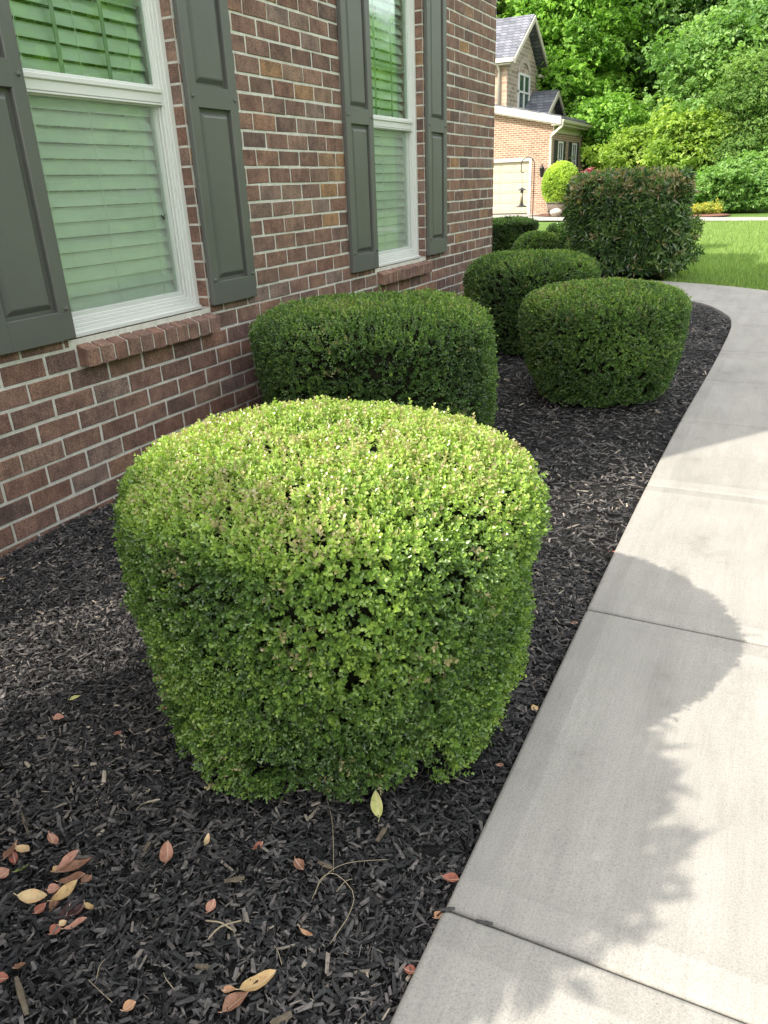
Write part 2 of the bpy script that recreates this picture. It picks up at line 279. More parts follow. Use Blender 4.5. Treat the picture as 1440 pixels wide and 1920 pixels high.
# ---------------------------------------------------------------- clipped round hedge balls
def prof_r(t,und,topk=.72,e=2.6):
    a=1-und*np.maximum(0,(.6-t)/.6)**1.7
    u=np.clip((t-topk)/(1-topk),0,1); return a*(1-u**e)**(1/e)
def clipped(name,label,c,Rr,H,n,mat,seed,leafL=.0135,leafW=.0088,pairs=4,stem=.026,und=.22,topk=.72,e=2.6,sq=2.0,tone0=.35,newg_lit=.25,group=None,cat='shrub',holes=.5,tex=.014,scalepart=1.0,lean=(0,0),base_gap=.03,rot=0):
    rng=np.random.default_rng(seed); root=empty(name,(c[0],c[1],0)); tag(root,label,cat,group)
    # sample the surface by area
    ts=np.linspace(0,1,240); rr=prof_r(ts,und,topk,e)*Rr; zz=base_gap+ts*(H-base_gap); dl=np.hypot(np.diff(rr),np.diff(zz)); rm=(rr[1:]+rr[:-1])/2
    w_=dl*rm; w_=w_/w_.sum(); k=rng.choice(len(w_),n,p=w_); f=rng.uniform(size=n); r=rr[k]+(rr[k+1]-rr[k])*f; z=zz[k]+(zz[k+1]-zz[k])*f
    nr=np.diff(zz)[k]/dl[k]; nz=-np.diff(rr)[k]/dl[k]; th=rng.uniform(0,2*np.pi,n)
    g=(np.abs(np.cos(th+rot))**sq+np.abs(np.sin(th+rot))**sq)**(-1/sq) if sq!=2 else np.ones(n)
    P=np.c_[r*g*np.cos(th),r*g*np.sin(th),z]; N=np.c_[nr*np.cos(th),nr*np.sin(th),nz]
    big=lump(P,9/Rr*.5,seed)*.024*scalepart*(1-.6*np.clip(nz,0,1)); sm=lump(P,60*.5/Rr,seed+1)*.006*scalepart
    hole=(lump(P,26*.5/Rr,seed+2)+.6*lump(P,55*.5/Rr,seed+5)); side=np.clip((.8-z/H)*2,0,1)
    inn=rng.exponential(tex,n)*(1-.4*np.clip(nz,0,1)); depth=big+sm-inn-np.where((hole>1.15/holes*.62)&(side>.3),rng.uniform(.03,.085,n),0)
    spike=(rng.uniform(size=n)<.05)*rng.uniform(0,.03,n)*np.where(rng.uniform(size=n)<.2,1,.5)*scalepart; depth+=spike
    Q=P+N*depth[:,None]; lw=np.clip(.6-z/H,0,1)[:,None]; Q=Q+lw*np.array([lean[0],lean[1],0])
    nb=N+rng.normal(size=N.shape)*.42+np.array([0,0,.30]); 
    tone=tone0+rng.normal(size=n)*.13+newg_lit*np.clip(nz,0,1)+.12*np.clip(depth/.02,-1.2,1)*.6+.10*lump(P,14*.5/Rr,seed+3)  # top leaves lighter: new growth, plus sunlit brightness put into the tone
    brown=(lump(P,22*.5/Rr,seed+9)>.7)&(rng.uniform(size=n)<.07); tone=np.where(brown,1.05,np.minimum(tone,.9)) if newg_lit>=0 else tone
    tp=[sprig_tpl(pairs,leafL,leafW,stem,seed*10+i) for i in range(7)]
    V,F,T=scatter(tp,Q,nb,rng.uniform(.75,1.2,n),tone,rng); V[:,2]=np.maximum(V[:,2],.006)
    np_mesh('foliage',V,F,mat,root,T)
    # bare cut twigs showing between the leaves
    q=rng.choice(n,min(n,int(420*scalepart)),replace=False); q=q[(z[q]<.93*H)]; mt=MB()
    for i in q:
        a=Q[i]-N[i]*.035*scalepart; d=nb[i]/np.linalg.norm(nb[i]); L=rng.uniform(.02,.045)*scalepart; b=a+d*L+np.array([0,0,L*.3])
        mt.tube([tuple(a),tuple((a+b)/2+rng.normal(size=3)*.003),tuple(b)],[.0013*scalepart,.001*scalepart,.0006*scalepart],3,cap=False)
    tg=mt.build('twigs',M['twig'],root); tag(tg,kind='stuff')
    # solid near-black core added to block light, stands for shaded twigs inside
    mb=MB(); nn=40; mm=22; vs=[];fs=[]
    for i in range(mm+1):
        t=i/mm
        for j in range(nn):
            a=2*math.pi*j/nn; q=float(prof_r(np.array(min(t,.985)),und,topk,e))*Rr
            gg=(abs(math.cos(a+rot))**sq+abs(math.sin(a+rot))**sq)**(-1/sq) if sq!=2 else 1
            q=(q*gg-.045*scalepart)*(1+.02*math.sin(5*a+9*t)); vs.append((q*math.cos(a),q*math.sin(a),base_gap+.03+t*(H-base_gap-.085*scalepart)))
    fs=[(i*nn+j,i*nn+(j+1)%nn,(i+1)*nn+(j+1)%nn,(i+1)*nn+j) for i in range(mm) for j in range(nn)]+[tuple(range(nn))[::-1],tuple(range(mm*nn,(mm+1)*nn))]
    mb.add(vs,fs,.5,True).build('shade_core',M['core'],root)
    mb=MB()
    for k in range(5):
        a=k*1.26+seed; mb.tube([(.03*math.cos(a),.03*math.sin(a),-.05),(.10*Rr*math.cos(a),.10*Rr*math.sin(a),.1*H),(.4*Rr*math.cos(a),.4*Rr*math.sin(a),.5*H)],[.014*scalepart,.010*scalepart,.005],6)
    mb.build('trunk',M['bark'],root)
    return root
clipped('holly_shrub','large sunlit clipped round shrub nearest the camera, bright yellow-green on top',(-.885,1.415),.490,.730,26000,M['box_lit'],1,leafL=.0128,leafW=.0084,und=.17,topk=.76,lean=(.05,-.09),tone0=.40,newg_lit=.52,group='clipped round shrubs in the mulch bed',holes=.62)
clipped('holly_shrub','wide shaded clipped shrub against the brick wall, directly behind the sunlit one',(-1.80,3.385),.618,.745,15000,M['box_dark'],2,leafL=.016,leafW=.010,stem=.034,und=.08,topk=.74,tone0=.35,newg_lit=.25,group='clipped round shrubs in the mulch bed',holes=.45)
clipped('holly_shrub','round clipped shrub beside the curving sidewalk, with bare mulch in front of it',(-.891,4.686),.490,.680,15000,M['box_dark'],3,und=.21,lean=(.03,-.05),leafL=.016,leafW=.010,stem=.03,tone0=.42,newg_lit=.25,group='clipped round shrubs in the mulch bed',holes=.5)
clipped('holly_shrub','clipped shrub at the corner of the brick house, behind the other round ones',(-1.731,5.98),.510,.745,10000,M['box_dark'],4,leafL=.018,leafW=.012,stem=.032,und=.15,tone0=.36,newg_lit=.25,group='clipped round shrubs in the mulch bed',holes=.45)

# ---------------------------------------------------------------- photinia style hedge blocks with long leaves
def longleaf(name,label,c,Rr,H,n,seed,cat='shrub',sq=3.2,rot=0,squash=1.0,wispy=True,topred=.6):
    rng=np.random.default_rng(seed); root=empty(name,(c[0],c[1],0)); tag(root,label,cat)
    u=rng.uniform(size=n); th=rng.uniform(0,2*np.pi,n); top=u<.26
    z=np.where(top,H,rng.uniform(.08,1,n)*H); g=(np.abs(np.cos(th-rot))**sq+np.abs(np.sin(th-rot))**sq)**(-1/sq)
    rad=np.where(top,np.sqrt(rng.uniform(size=n)),1)*Rr*g; taper=1-.13*np.clip((z/H-.75)/.25,0,1)**2-.06*(1-z/H)
    P=np.c_[rad*taper*np.cos(th),rad*taper*np.sin(th)*squash,z]; N=np.where(top[:,None],np.array([0,0,1.]),np.c_[np.cos(th),np.sin(th),np.full(n,.25)])
    d=lump(P,3.2,seed)*.07+lump(P,9,seed+1)*.03-rng.exponential(.07,n)-np.where(lump(P,6,seed+4)>1.15,.12,0)
    P=P+N*d[:,None]; P[:,2]=np.where(top,P[:,2]-.10*(rad/Rr)**6,P[:,2])
    nb=N+rng.normal(size=N.shape)*.5+np.array([0,0,.35])
    red=(rng.uniform(size=n)<np.clip((z/H-.72)*2.2,.02,topred)); tone=np.where(red,rng.uniform(.86,1.0,n),rng.uniform(0.05,.78,n))
    tp=[]
    for i in range(6):
        v,f,t=sprig_tpl(3,.10,.038,.05,seed*7+i,spread=72,droop=.3,fold=.35,blunt=.45); tp.append((v,f,t*.3))
    if wispy:
        k=160; a=rng.uniform(-.9,.5,k); zz=rng.uniform(.12,.55,k)*H; P2=np.c_[Rr*(1.0+rng.uniform(0,.28,k))*np.cos(a),Rr*(1+rng.uniform(0,.2,k))*np.sin(a)*squash,zz]; P=np.vstack([P,P2]); nb=np.vstack([nb,np.c_[np.cos(a),np.sin(a),rng.normal(size=k)*.4]]); tone=np.append(tone,rng.uniform(.4,.84,k)); n+=k
    V,F,T=scatter(tp,P,nb,rng.uniform(.7,1.25,n),tone,rng); V[:,2]=np.maximum(V[:,2],.01)
    np_mesh('foliage',V,F,M['phot'],root,T)
    mb=MB(); nn=32; mm=14; vs=[]
    for i in range(mm+1):
        t=i/mm
        for j in range(nn):
            a=2*math.pi*j/nn; gg=(abs(math.cos(a-rot))**sq+abs(math.sin(a-rot))**sq)**(-1/sq); q=(Rr*gg-.2)*(1-.25*max(0,(t-.8)/.2)**2)*(1+.03*math.sin(7*a+5*t)); vs.append((q*math.cos(a),q*math.sin(a)*squash,.12+t*(H-.34)))
    mb.add(vs,[(i*nn+j,i*nn+(j+1)%nn,(i+1)*nn+(j+1)%nn,(i+1)*nn+j) for i in range(mm) for j in range(nn)]+[tuple(range(nn))[::-1],tuple(range(mm*nn,(mm+1)*nn))],.5,True)
    mb.build('shade_core',M['core'],root)  # dark core keeps light out and paints the shade between leaves
    mb=MB()
    for k in range(6):
        a=k*1.05+seed; mb.tube([(.1*math.cos(a),.1*math.sin(a),-.05),(.3*Rr*math.cos(a),.3*Rr*math.sin(a),.3*H),(.55*Rr*math.cos(a),.55*Rr*math.sin(a),.7*H)],[.03,.022,.01],6)
    mb.build('trunk',M['bark'],root); return root
p=gy(1176,430,11.2); longleaf('photinia_shrub','tall blocky dark shrub with long glossy leaves and reddish top, beside the lawn',(p.x,11.2),.755,gy(1176,325,11.1).z,4600,21,rot=R(27.6),topred=.42)
# the neighbour of the first bush, just outside the left of the picture: its shade falls over mulch, shrub and walk
longleaf('photinia_shrub','tall loose photinia shrub at the near corner of the brick house',(-1.64,-.09),.66,1.50,2900,22,sq=2.2,wispy=False)

# small clipped plants at the porch beyond the corner
p=gy(958,432,12.6); clipped('boxwood_cube','dark blocky clipped shrub beyond the house corner, left of the small round one',(p.x-.08,12.6),.455,.70,6000,M['box_dark'],5,leafL=.03,leafW=.02,stem=.05,und=.03,topk=.86,sq=4,rot=R(-27),tone0=.32,newg_lit=.2,scalepart=1.2)
p=gy(1008,450,11.4); clipped('boxwood_ball','small low rounded shrub between the blocky shrub and the tall dark one',(p.x,11.4),.36,.56,3500,M['box_dark'],6,leafL=.026,leafW=.018,stem=.045,und=.12,topk=.35,tone0=.34,newg_lit=.2,scalepart=.9)
p=gy(1046,432,15.0); clipped('boxwood_ball','little dark round shrub peeking out left of the tall dark shrub',(p.x,15.0),.24,.50,2200,M['box_dark'],8,leafL=.03,leafW=.02,stem=.045,und=.1,topk=.4,tone0=.25,newg_lit=.15,scalepart=.9)

# ---------------------------------------------------------------- ground, walk, beds
mb=MB(); mb.add([(-150,-60,-.075),(150,-60,-.075),(150,220,-.075),(-150,220,-.075)],[(0,1,2,3)]); tag(mb.build('ground',M['grassg']),kind='structure')
IN=[(-1.6,-.385),(-.27,-.385),(.907,-.385),(2.082,-.385),(3.23,-.38),(4.27,-.362),(5.27,-.332),(6.24,-.308),(7.40,-.305)]
Ii=[(x,y) for y,x in IN]+[(-.40,8.05),(-.72,8.76),(-1.35,9.16),(-2.3,9.38),(-3.5,9.45),(-4.8,9.45)]
Oo=[(.83,y) for y,x in IN]+[(.80,8.5),(.28,9.42),(-.62,10.20),(-1.9,10.72),(-3.4,10.88),(-4.8,10.9)]
def catmull(pts,t):
    i=min(int(t),len(pts)-2); f=t-i; g=lambda k: np.array(pts[max(0,min(k,len(pts)-1))]); a,b,c,d=g(i-1),g(i),g(i+1),g(i+2)
    return .5*((2*b)+(-a+c)*f+(2*a-5*b+4*c-d)*f*f+(-a+3*b-3*c+d)*f**3)
def slab(mb,k):
    L0=np.linalg.norm(catmull(Ii,k+1)-catmull(Ii,k)); Wd=np.linalg.norm(catmull(Oo,k+.5)-catmull(Ii,k+.5))
    br=[.0025,.004,.007,.012,.070,.074,.078]; gap=.004
    def brk(L): 
        a=[gap]+[gap+b for b in br]; n=14; mid=[a[-1]+(L-2*a[-1])*i/n for i in range(1,n)]; return a+mid+[L-x for x in a[::-1]]
    ys=brk(L0); xs=brk(Wd); 
    def e(d,ri=True):
        d-=gap; z=-.007*max(0,1-d/.012)**2
        if ri and abs(d-.074)<.003: z+=.0009
        if ri and d<.07: z-=.0006
        return z
    dz={2:.0,1:.006}.get(k,0)   # the slab at the bottom has heaved a little
    V=[];nx=len(xs);ny=len(ys)
    for y in ys:
        for x in xs:
            t=k+y/L0; p=catmull(Ii,t); q=catmull(Oo,t); P=p+(q-p)*(x/Wd)
            if k==1: P=P+np.array([0,.03*(x/Wd)*(y/L0)])
            if k==2: P=P+np.array([0,.03*(x/Wd)*(1-y/L0)])
            z=e(min(x,Wd-x))+e(min(y,L0-y))+dz+.0012*math.sin(P[0]*5+P[1]*2.2); V.append((P[0],P[1],z))
    F=[(j*nx+i,j*nx+i+1,(j+1)*nx+i+1,(j+1)*nx+i) for j in range(ny-1) for i in range(nx-1)]
    b=len(V); rim=[i for i in range(nx)]+[j*nx+nx-1 for j in range(1,ny)]+[(ny-1)*nx+i for i in range(nx-2,-1,-1)]+[j*nx for j in range(ny-2,0,-1)]
    V+=[(V[i][0],V[i][1],-.12) for i in rim]; n=len(rim); F+=[(rim[(i+1)%n],rim[i],b+i,b+(i+1)%n) for i in range(n)]
    mb.add(V,F,.5,True)
mb=MB()
for k in range(len(Ii)-1): slab(mb,k)
walk=mb.build('sidewalk',M['concrete'])
tag(walk,kind='structure')
md=walk.data; 
for pl in md.polygons: pl.use_smooth=abs(pl.normal.z)>.5
mb=MB(); 
base=[tuple(catmull(Ii,t*.25)) for t in range(0,57)]
for i in range(len(base)-1):
    a,b=base[i],base[i+1]; p,q=catmull(Oo,i*.25),catmull(Oo,(i+1)*.25); mb.add([(a[0]+.01,a[1],-.03),(p[0]-.01,p[1],-.03),(q[0]-.01,q[1],-.03),(b[0]+.01,b[1],-.03)],[(0,1,2,3)])
tag(mb.build('joint_dirt',M['soil']),kind='structure')
# the mulch bed: an uneven sheet from the wall to the walk
def in_x(y):  # inner edge of the walk at y
    return np.interp(y,[b[1] for b in base],[b[0] for b in base])
def bed_h(x,y):
    ed=np.clip((in_x(y)-x)/.35,0,1); s=-.042+.045*ed**.7+.006*np.sin(x*7+y*3)+.006*np.sin(y*9-x*4)
    return s+.02*np.clip((-1.9-x)/.5,0,1)*0
ny=150; nx=44; V=[];F=[]
for j in range(ny+1):
    y=-1.4+(9.40+1.4)*j/ny; xe=float(in_x(y))-.001
    for i in range(nx+1):
        x=-2.50+(xe+2.50)*i/nx; V.append((x,y,float(bed_h(x,y))-.008+random.uniform(-.003,.003)))
F=[(j*(nx+1)+i,j*(nx+1)+i+1,(j+1)*(nx+1)+i+1,(j+1)*(nx+1)+i) for j in range(ny) for i in range(nx)]
tag(np_mesh('mulch_bed',V,F,M['soil'],smooth=True),kind='structure')
# shredded bark
def chips(name,n,xr,yr,size,seed,hf,lab,filt=None,tmax=1.0):
    rng=np.random.default_rng(seed); x=rng.uniform(*xr,n); y=rng.uniform(*yr,n); keep=x<in_x(y)-.004 if filt is None else filt(x,y); x=x[keep];y=y[keep];n=len(x)
    L=size*np.exp(np.clip(rng.normal(size=n),-2,1.9)*.48); W=np.minimum(L*rng.uniform(.14,.55,n),.0085); Tk=W*rng.uniform(.15,.4,n)
    fine=rng.uniform(size=n)<.35; W=np.where(fine,L*.10,W); Tk=np.where(fine,L*.06,Tk)
    z=hf(x,y)+np.abs(rng.normal(size=n))*.006+.001
    Nn=np.c_[rng.normal(size=n)*.24,rng.normal(size=n)*.24,np.ones(n)]; T,B,Nn=frames(Nn,rng)
    c=np.array([(-1,-1,-1),(1,-.7,-1),(1,.8,-1),(-1,1,-1),(-.9,-.8,1),(.9,-.5,1),(.8,.6,1),(-1,.7,1)],float)*.5
    J=1+rng.uniform(-.35,.35,(n,8,3)); q=c[None]*J; bend=rng.normal(size=n)*.12
    q=q*np.stack([L,W,Tk],1)[:,None,:]; q[:,:,2]+=(q[:,:,0]**2/L[:,None])*bend[:,None]*4
    X=q[:,:,0:1]*T[:,None]+q[:,:,1:2]*B[:,None]+q[:,:,2:3]*Nn[:,None]+np.c_[x,y,z][:,None]
    f=np.array([(0,3,2,1),(4,5,6,7),(0,1,5,4),(1,2,6,5),(2,3,7,6),(3,0,4,7)]); F=(f[None]+(np.arange(n)*8)[:,None,None]).reshape(-1,4)
    t=np.clip(rng.uniform(0,tmax,n)**1.15+.09*lump(np.c_[x,y,0*x],9,seed),0,1); t=np.where(t>.975,np.where(rng.uniform(size=n)<.35,t,.8),t)
    tone=np.repeat(t,8); return tag(np_mesh(name,X.reshape(-1,3),F,M['chips'],tone=tone),lab,'mulch',kind='stuff')
chips('bark_mulch',120000,(-2.47,-.38),(.2,2.5),.0130,31,bed_h,'black shredded bark mulch around the near shrub')
chips('bark_mulch',50000,(-2.47,-.30),(2.5,9.3),.023,32,bed_h,'black shredded bark mulch under the farther round shrubs')
chips('bark_mulch',9000,(-2.47,-.38),(-1.0,.2),.024,34,bed_h,'black shredded bark mulch at the near end of the bed')
# far bed beyond the curve of the walk
ob=[tuple(catmull(Oo,t*.25)) for t in range(50,57)]
fb=[(x-.0,y+.01) for x,y in ob]+[(-6.5,11.2),(-6.5,14.2),(-3.6,14.0),(-2.2,12.9),(-1.6,12.2),(-1.3,11.3)]
mb=MB(); mb.add([(x,y,-.02) for x,y in fb],[tuple(range(len(fb)))]); tag(mb.build('far_mulch_bed',M['soil']),kind='structure')
mb=MB(); mb.add([(-9,-1,-.03),(-2.5,-1,-.03),(-2.5,9.46,-.03),(-9,9.46,-.03)],[(0,1,2,3)]); tag(mb.build('house_ground',M['soil']),kind='structure')
mb=MB(); mb.add([(-9,27.9,-.03),(-.46,24.9,-.03),(8,21.9,-.03),(8,24.2,-.03),(-.5,27.0,-.03),(-4.6,28.6,-.03),(-7.0,29.4,-.03),(-8.2,30.2,-.03),(-9.2,31.2,-.03),(-9.2,33.3,-.03),(-20,33.3,-.03),(-20,30,-.03)],[tuple(range(12))]); tag(mb.build('driveway',M['concrete']),kind='structure')
# lawn blades
def blades(n,seed,yr,Lr,dens):
    rng=np.random.default_rng(seed); y=rng.uniform(yr[0]**.5,yr[1]**.5,n)**2; x=rng.uniform(-2.4,1.8,n)+ (y-10)*0
    edge=np.interp(x,[p[0] for p in Oo[::-1]],[p[1] for p in Oo[::-1]]); k=(y>edge+.02)&(((x+2.2)**2+(y-11.95)**2)>.6)&~((x<-1.4)&(y<12.6)&(x<-1.4-(y-11.3)*.25))&~((x<-1.32)&(y<11.3)); x=x[k];y=y[k];n=len(x)
    L=rng.uniform(*Lr,n); a=rng.uniform(0,6.28,n); w=L*.10; d=np.c_[np.cos(a),np.sin(a)]; tip=np.c_[x+d[:,0]*L*.5*rng.uniform(-1,1,n),y+d[:,1]*L*.5*rng.uniform(-1,1,n),L*rng.uniform(.7,1,n)-.05]
    X=np.stack([np.c_[x-d[:,1]*w,y+d[:,0]*w,np.full(n,-.075)],np.c_[x+d[:,1]*w,y-d[:,0]*w,np.full(n,-.075)],tip],1)
    F=(np.arange(n)*3)[:,None]+np.arange(3)[None]; t=np.repeat(rng.uniform(0,1,n),3); return X.reshape(-1,3),F,t
V,F,T=blades(110000,41,(9.4,25),(.04,.085),1)
tag(np_mesh('lawn_grass',V,F,M['grass'],tone=T),'short mown green grass between the sidewalk curve and the driveway','grass',kind='stuff')

# ---------------------------------------------------------------- the brick house
WX=-2.47; Y0=.62; Y1=7.18; EAVE=5.6
house=empty('brick_house',(0,0,0)); tag(house,'near dark red brick house with grey-green shutters and two white windows','house')
OPS=[(2.095,2.965,.731,2.585),(4.745,5.605,.731,2.585)]
SILLS=[(2.115,2.985),(4.765,5.625)]
CH=.0829; Z0=.035; BL=.2028
rng=np.random.default_rng(3); V=[];F=[];T=[]
def one_brick(y0,y1,z0,z1,x=WX,tone=None,pro=0.0):
    j=lambda s=.0012: rng.normal()*s
    y0+=.0056;y1-=.0056;z0+=.0060;z1-=.0060; ch=.0025; xf=x+pro+rng.normal()*.0009
    b=len(V); P=[(y0,z0),(y1,z0),(y1,z1),(y0,z1)]; I=[(y0+ch,z0+ch),(y1-ch,z0+ch),(y1-ch,z1-ch),(y0+ch,z1-ch)]
    jj=[(j(),j()) for _ in range(4)]
    V.extend([(x-.03,p[0]+q[0],p[1]+q[1]) for p,q in zip(P,jj)]); V.extend([(xf-ch,p[0]+q[0],p[1]+q[1]) for p,q in zip(P,jj)]); V.extend([(xf,p[0]+q[0],p[1]+q[1]) for p,q in zip(I,jj)])
    for o in (0,4):
        for k in range(4): F.append((b+o+k,b+o+(k+1)%4,b+o+4+(k+1)%4,b+o+4+k))
    F.append((b+8,b+9,b+10,b+11)); t=rng.uniform() if tone is None else tone; T.extend([t]*12)
k=-2
while Z0+k*CH<EAVE-.05:
    z0=Z0+k*CH; z1=z0+CH; iv=[(Y0,Y1)]; zm=(z0+z1)/2
    cut=[(a,b) for a,b,c,d in OPS if zm>c and zm<d]+[(a,b) for a,b in SILLS if .615<zm<.731]
    for a,b in cut:
        iv=[q for (s,e) in iv for q in ((s,min(e,a)),(max(s,b),e)) if q[1]-q[0]>.02]
    ph=3.3805+(0 if (k-15)%2==0 else BL/2); n0=math.floor((Y0-ph)/BL)
    for s,e in iv:
        y=ph+math.floor((s-ph)/BL)*BL
        while y<e:
            a=max(s,y); b=min(e,y+BL)
            if b-a>.028: one_brick(a,b,z0,z1)
            y+=BL
    k+=1
# brick reveals at the sides of the openings are the cut ends of the wall bricks: add return faces
for a,b,c,d in OPS:
    z=Z0+math.floor((c-Z0)/CH)*CH
    while z<d:
        za=max(z,c); zb=min(z+CH,d)
        if zb-za>.02:
            for (yy,sg) in ((a,1),(b,-1)):
                b0=len(V); y=yy+sg*.004; V.extend([(WX-.075,y,za+.005),(WX-.004,y,za+.005),(WX-.004,y,zb-.005),(WX-.075,y,zb-.005)]); V.extend([(WX-.075,y-sg*.02,za+.005),(WX-.004,y-sg*.02,za+.005),(WX-.004,y-sg*.02,zb-.005),(WX-.075,y-sg*.02,zb-.005)])
                F.extend([(b0,b0+1,b0+2,b0+3),(b0,b0+4,b0+5,b0+1),(b0+3,b0+2,b0+6,b0+7),(b0+1,b0+5,b0+6,b0+2)]); T.extend([rng.uniform()]*8)
        z+=CH
wall=np_mesh('wall',V,F,M['brick'],house,T)
mb=MB(); mx=WX-.0032
ys=[Y0,OPS[0][0],OPS[0][1],OPS[1][0],OPS[1][1],Y1]
for i in range(5):
    for (z0,z1) in ((-.2,.73),(.73,2.586),(2.586,EAVE)):
        if i in (1,3) and z0==.73: continue
        mb.add([(mx,ys[i],z0),(mx,ys[i+1],z0),(mx,ys[i+1],z1),(mx,ys[i],z1)],[(0,1,2,3)])
for a,b,c,d in OPS:   # return of the mortar into the opening
    mb.box(mx-.12,mx-.001,a-.02,a+.0025,.7,d+.02); mb.box(mx-.12,mx-.001,b-.0025,b+.02,.7,d+.02); mb.box(mx-.12,mx-.002,a,b,d,d+.03)
mb.build('mortar',M['mortar'],wall)
# body behind: end walls, back, set-back porch wing, roofs (all outside the picture, they cast the shade)
mb=MB(); mb.box(-12,WX-.2,Y0,Y0+.15,-.2,EAVE); mb.box(WX-.2,WX-.012,Y0+.002,Y0+.15,-.2,EAVE); mb.build('end_wall',M['hbx'],house); mb=MB(); mb.box(WX-.2,WX-.012,Y1-.15,Y1-.002,-.2,EAVE); mb.box(-12,WX-.2,Y1-.15,Y1,-.2,EAVE); mb.build('end_wall',M['hbx'],house)
mb=MB(); mb.box(-12.1,-12,Y0,Y1,-.2,EAVE); mb.box(-12.1,-4.35,Y1+.002,9.0,-.2,EAVE); mb.build('rear_wall',M['hby'],house)
def hip(x0,x1,y0,y1,z,h,ov=.35):
    mb=MB(); x0-=ov;x1+=ov;y0-=ov;y1+=ov; w=min(x1-x0,y1-y0)/2; 
    if x1-x0>y1-y0: r=[(x0+w,(y0+y1)/2,z+h),(x1-w,(y0+y1)/2,z+h)]; f=[(0,1,5,4),(1,2,5),(2,3,4,5),(3,0,4),(0,3,2,1)]
    else: r=[((x0+x1)/2,y0+w,z+h),((x0+x1)/2,y1-w,z+h)]; f=[(0,1,4),(1,2,5,4),(2,3,5),(3,0,4,5),(0,3,2,1)]
    mb.add([(x0,y0,z),(x1,y0,z),(x1,y1,z),(x0,y1,z)]+r,f); return mb
hip(-12,WX,Y0,Y1,EAVE,2.0).build('roof',M['roof'],house); hip(-12.1,-4.35,7.6,9.0,EAVE,.6,.1).build('roof',M['roof'],house)
mb=MB(); mb.box(-7.4,-6.6,8.0,8.7,EAVE-.5,8.1); mb.build('shade_block',M['hby'],house)  # unseen block added only to throw a streak of shadow on the lawn
# sill courses
def sill(ya,yb,n):
    mb=MB(); g=(yb-ya)/n; r=random.Random(5)
    for i in range(n):
        y0=ya+i*g+.0055; y1=ya+(i+1)*g-.0055; j=r.uniform(-.002,.002)
        xb=WX-.07; xf=WX+.048+j; P=[(xb,.626),(xf,.620+j),(xf,.690+j),(xb,.727)]
        t=r.choice([.15,.3,.5,.62,.72,.76,.4,.2,.8]); c=.003
        # chamfered front brick
        vs=[];
        for yy,cc in ((y0,c),(y0+c,0),(y1-c,0),(y1,c)):
            vs+=[(P[0][0],yy,P[0][1]),(P[1][0]-cc,yy,P[1][1]+cc),(P[1][0]-cc*.2,yy,P[1][1]+c),(P[2][0]-cc*.2,yy,P[2][1]-c),(P[2][0]-cc-.003,yy,P[2][1]-cc+.002),(P[3][0],yy,P[3][1]-cc)]
        fs=[(a*6+k,a*6+(k+1)%6,(a+1)*6+(k+1)%6,(a+1)*6+k) for a in range(3) for k in range(6)]+[tuple(range(6))[::-1],tuple(range(18,24))]
        mb.add(vs,fs,t)
    s=mb.build('brick_sill',M['brick'],house)
    mb=MB(); mb.prism([(WX-.075,.628),(WX+.043,.624),(WX+.042,.685),(WX-.075,.7235)],'y',ya+.009,yb-.009)
    mb.box(WX-.012,WX-.0005,ya-.012,ya+.001,.612,.70); mb.build('mortar',M['mortar'],s)
sill(2.118,2.972,11); sill(4.768,5.622,11)
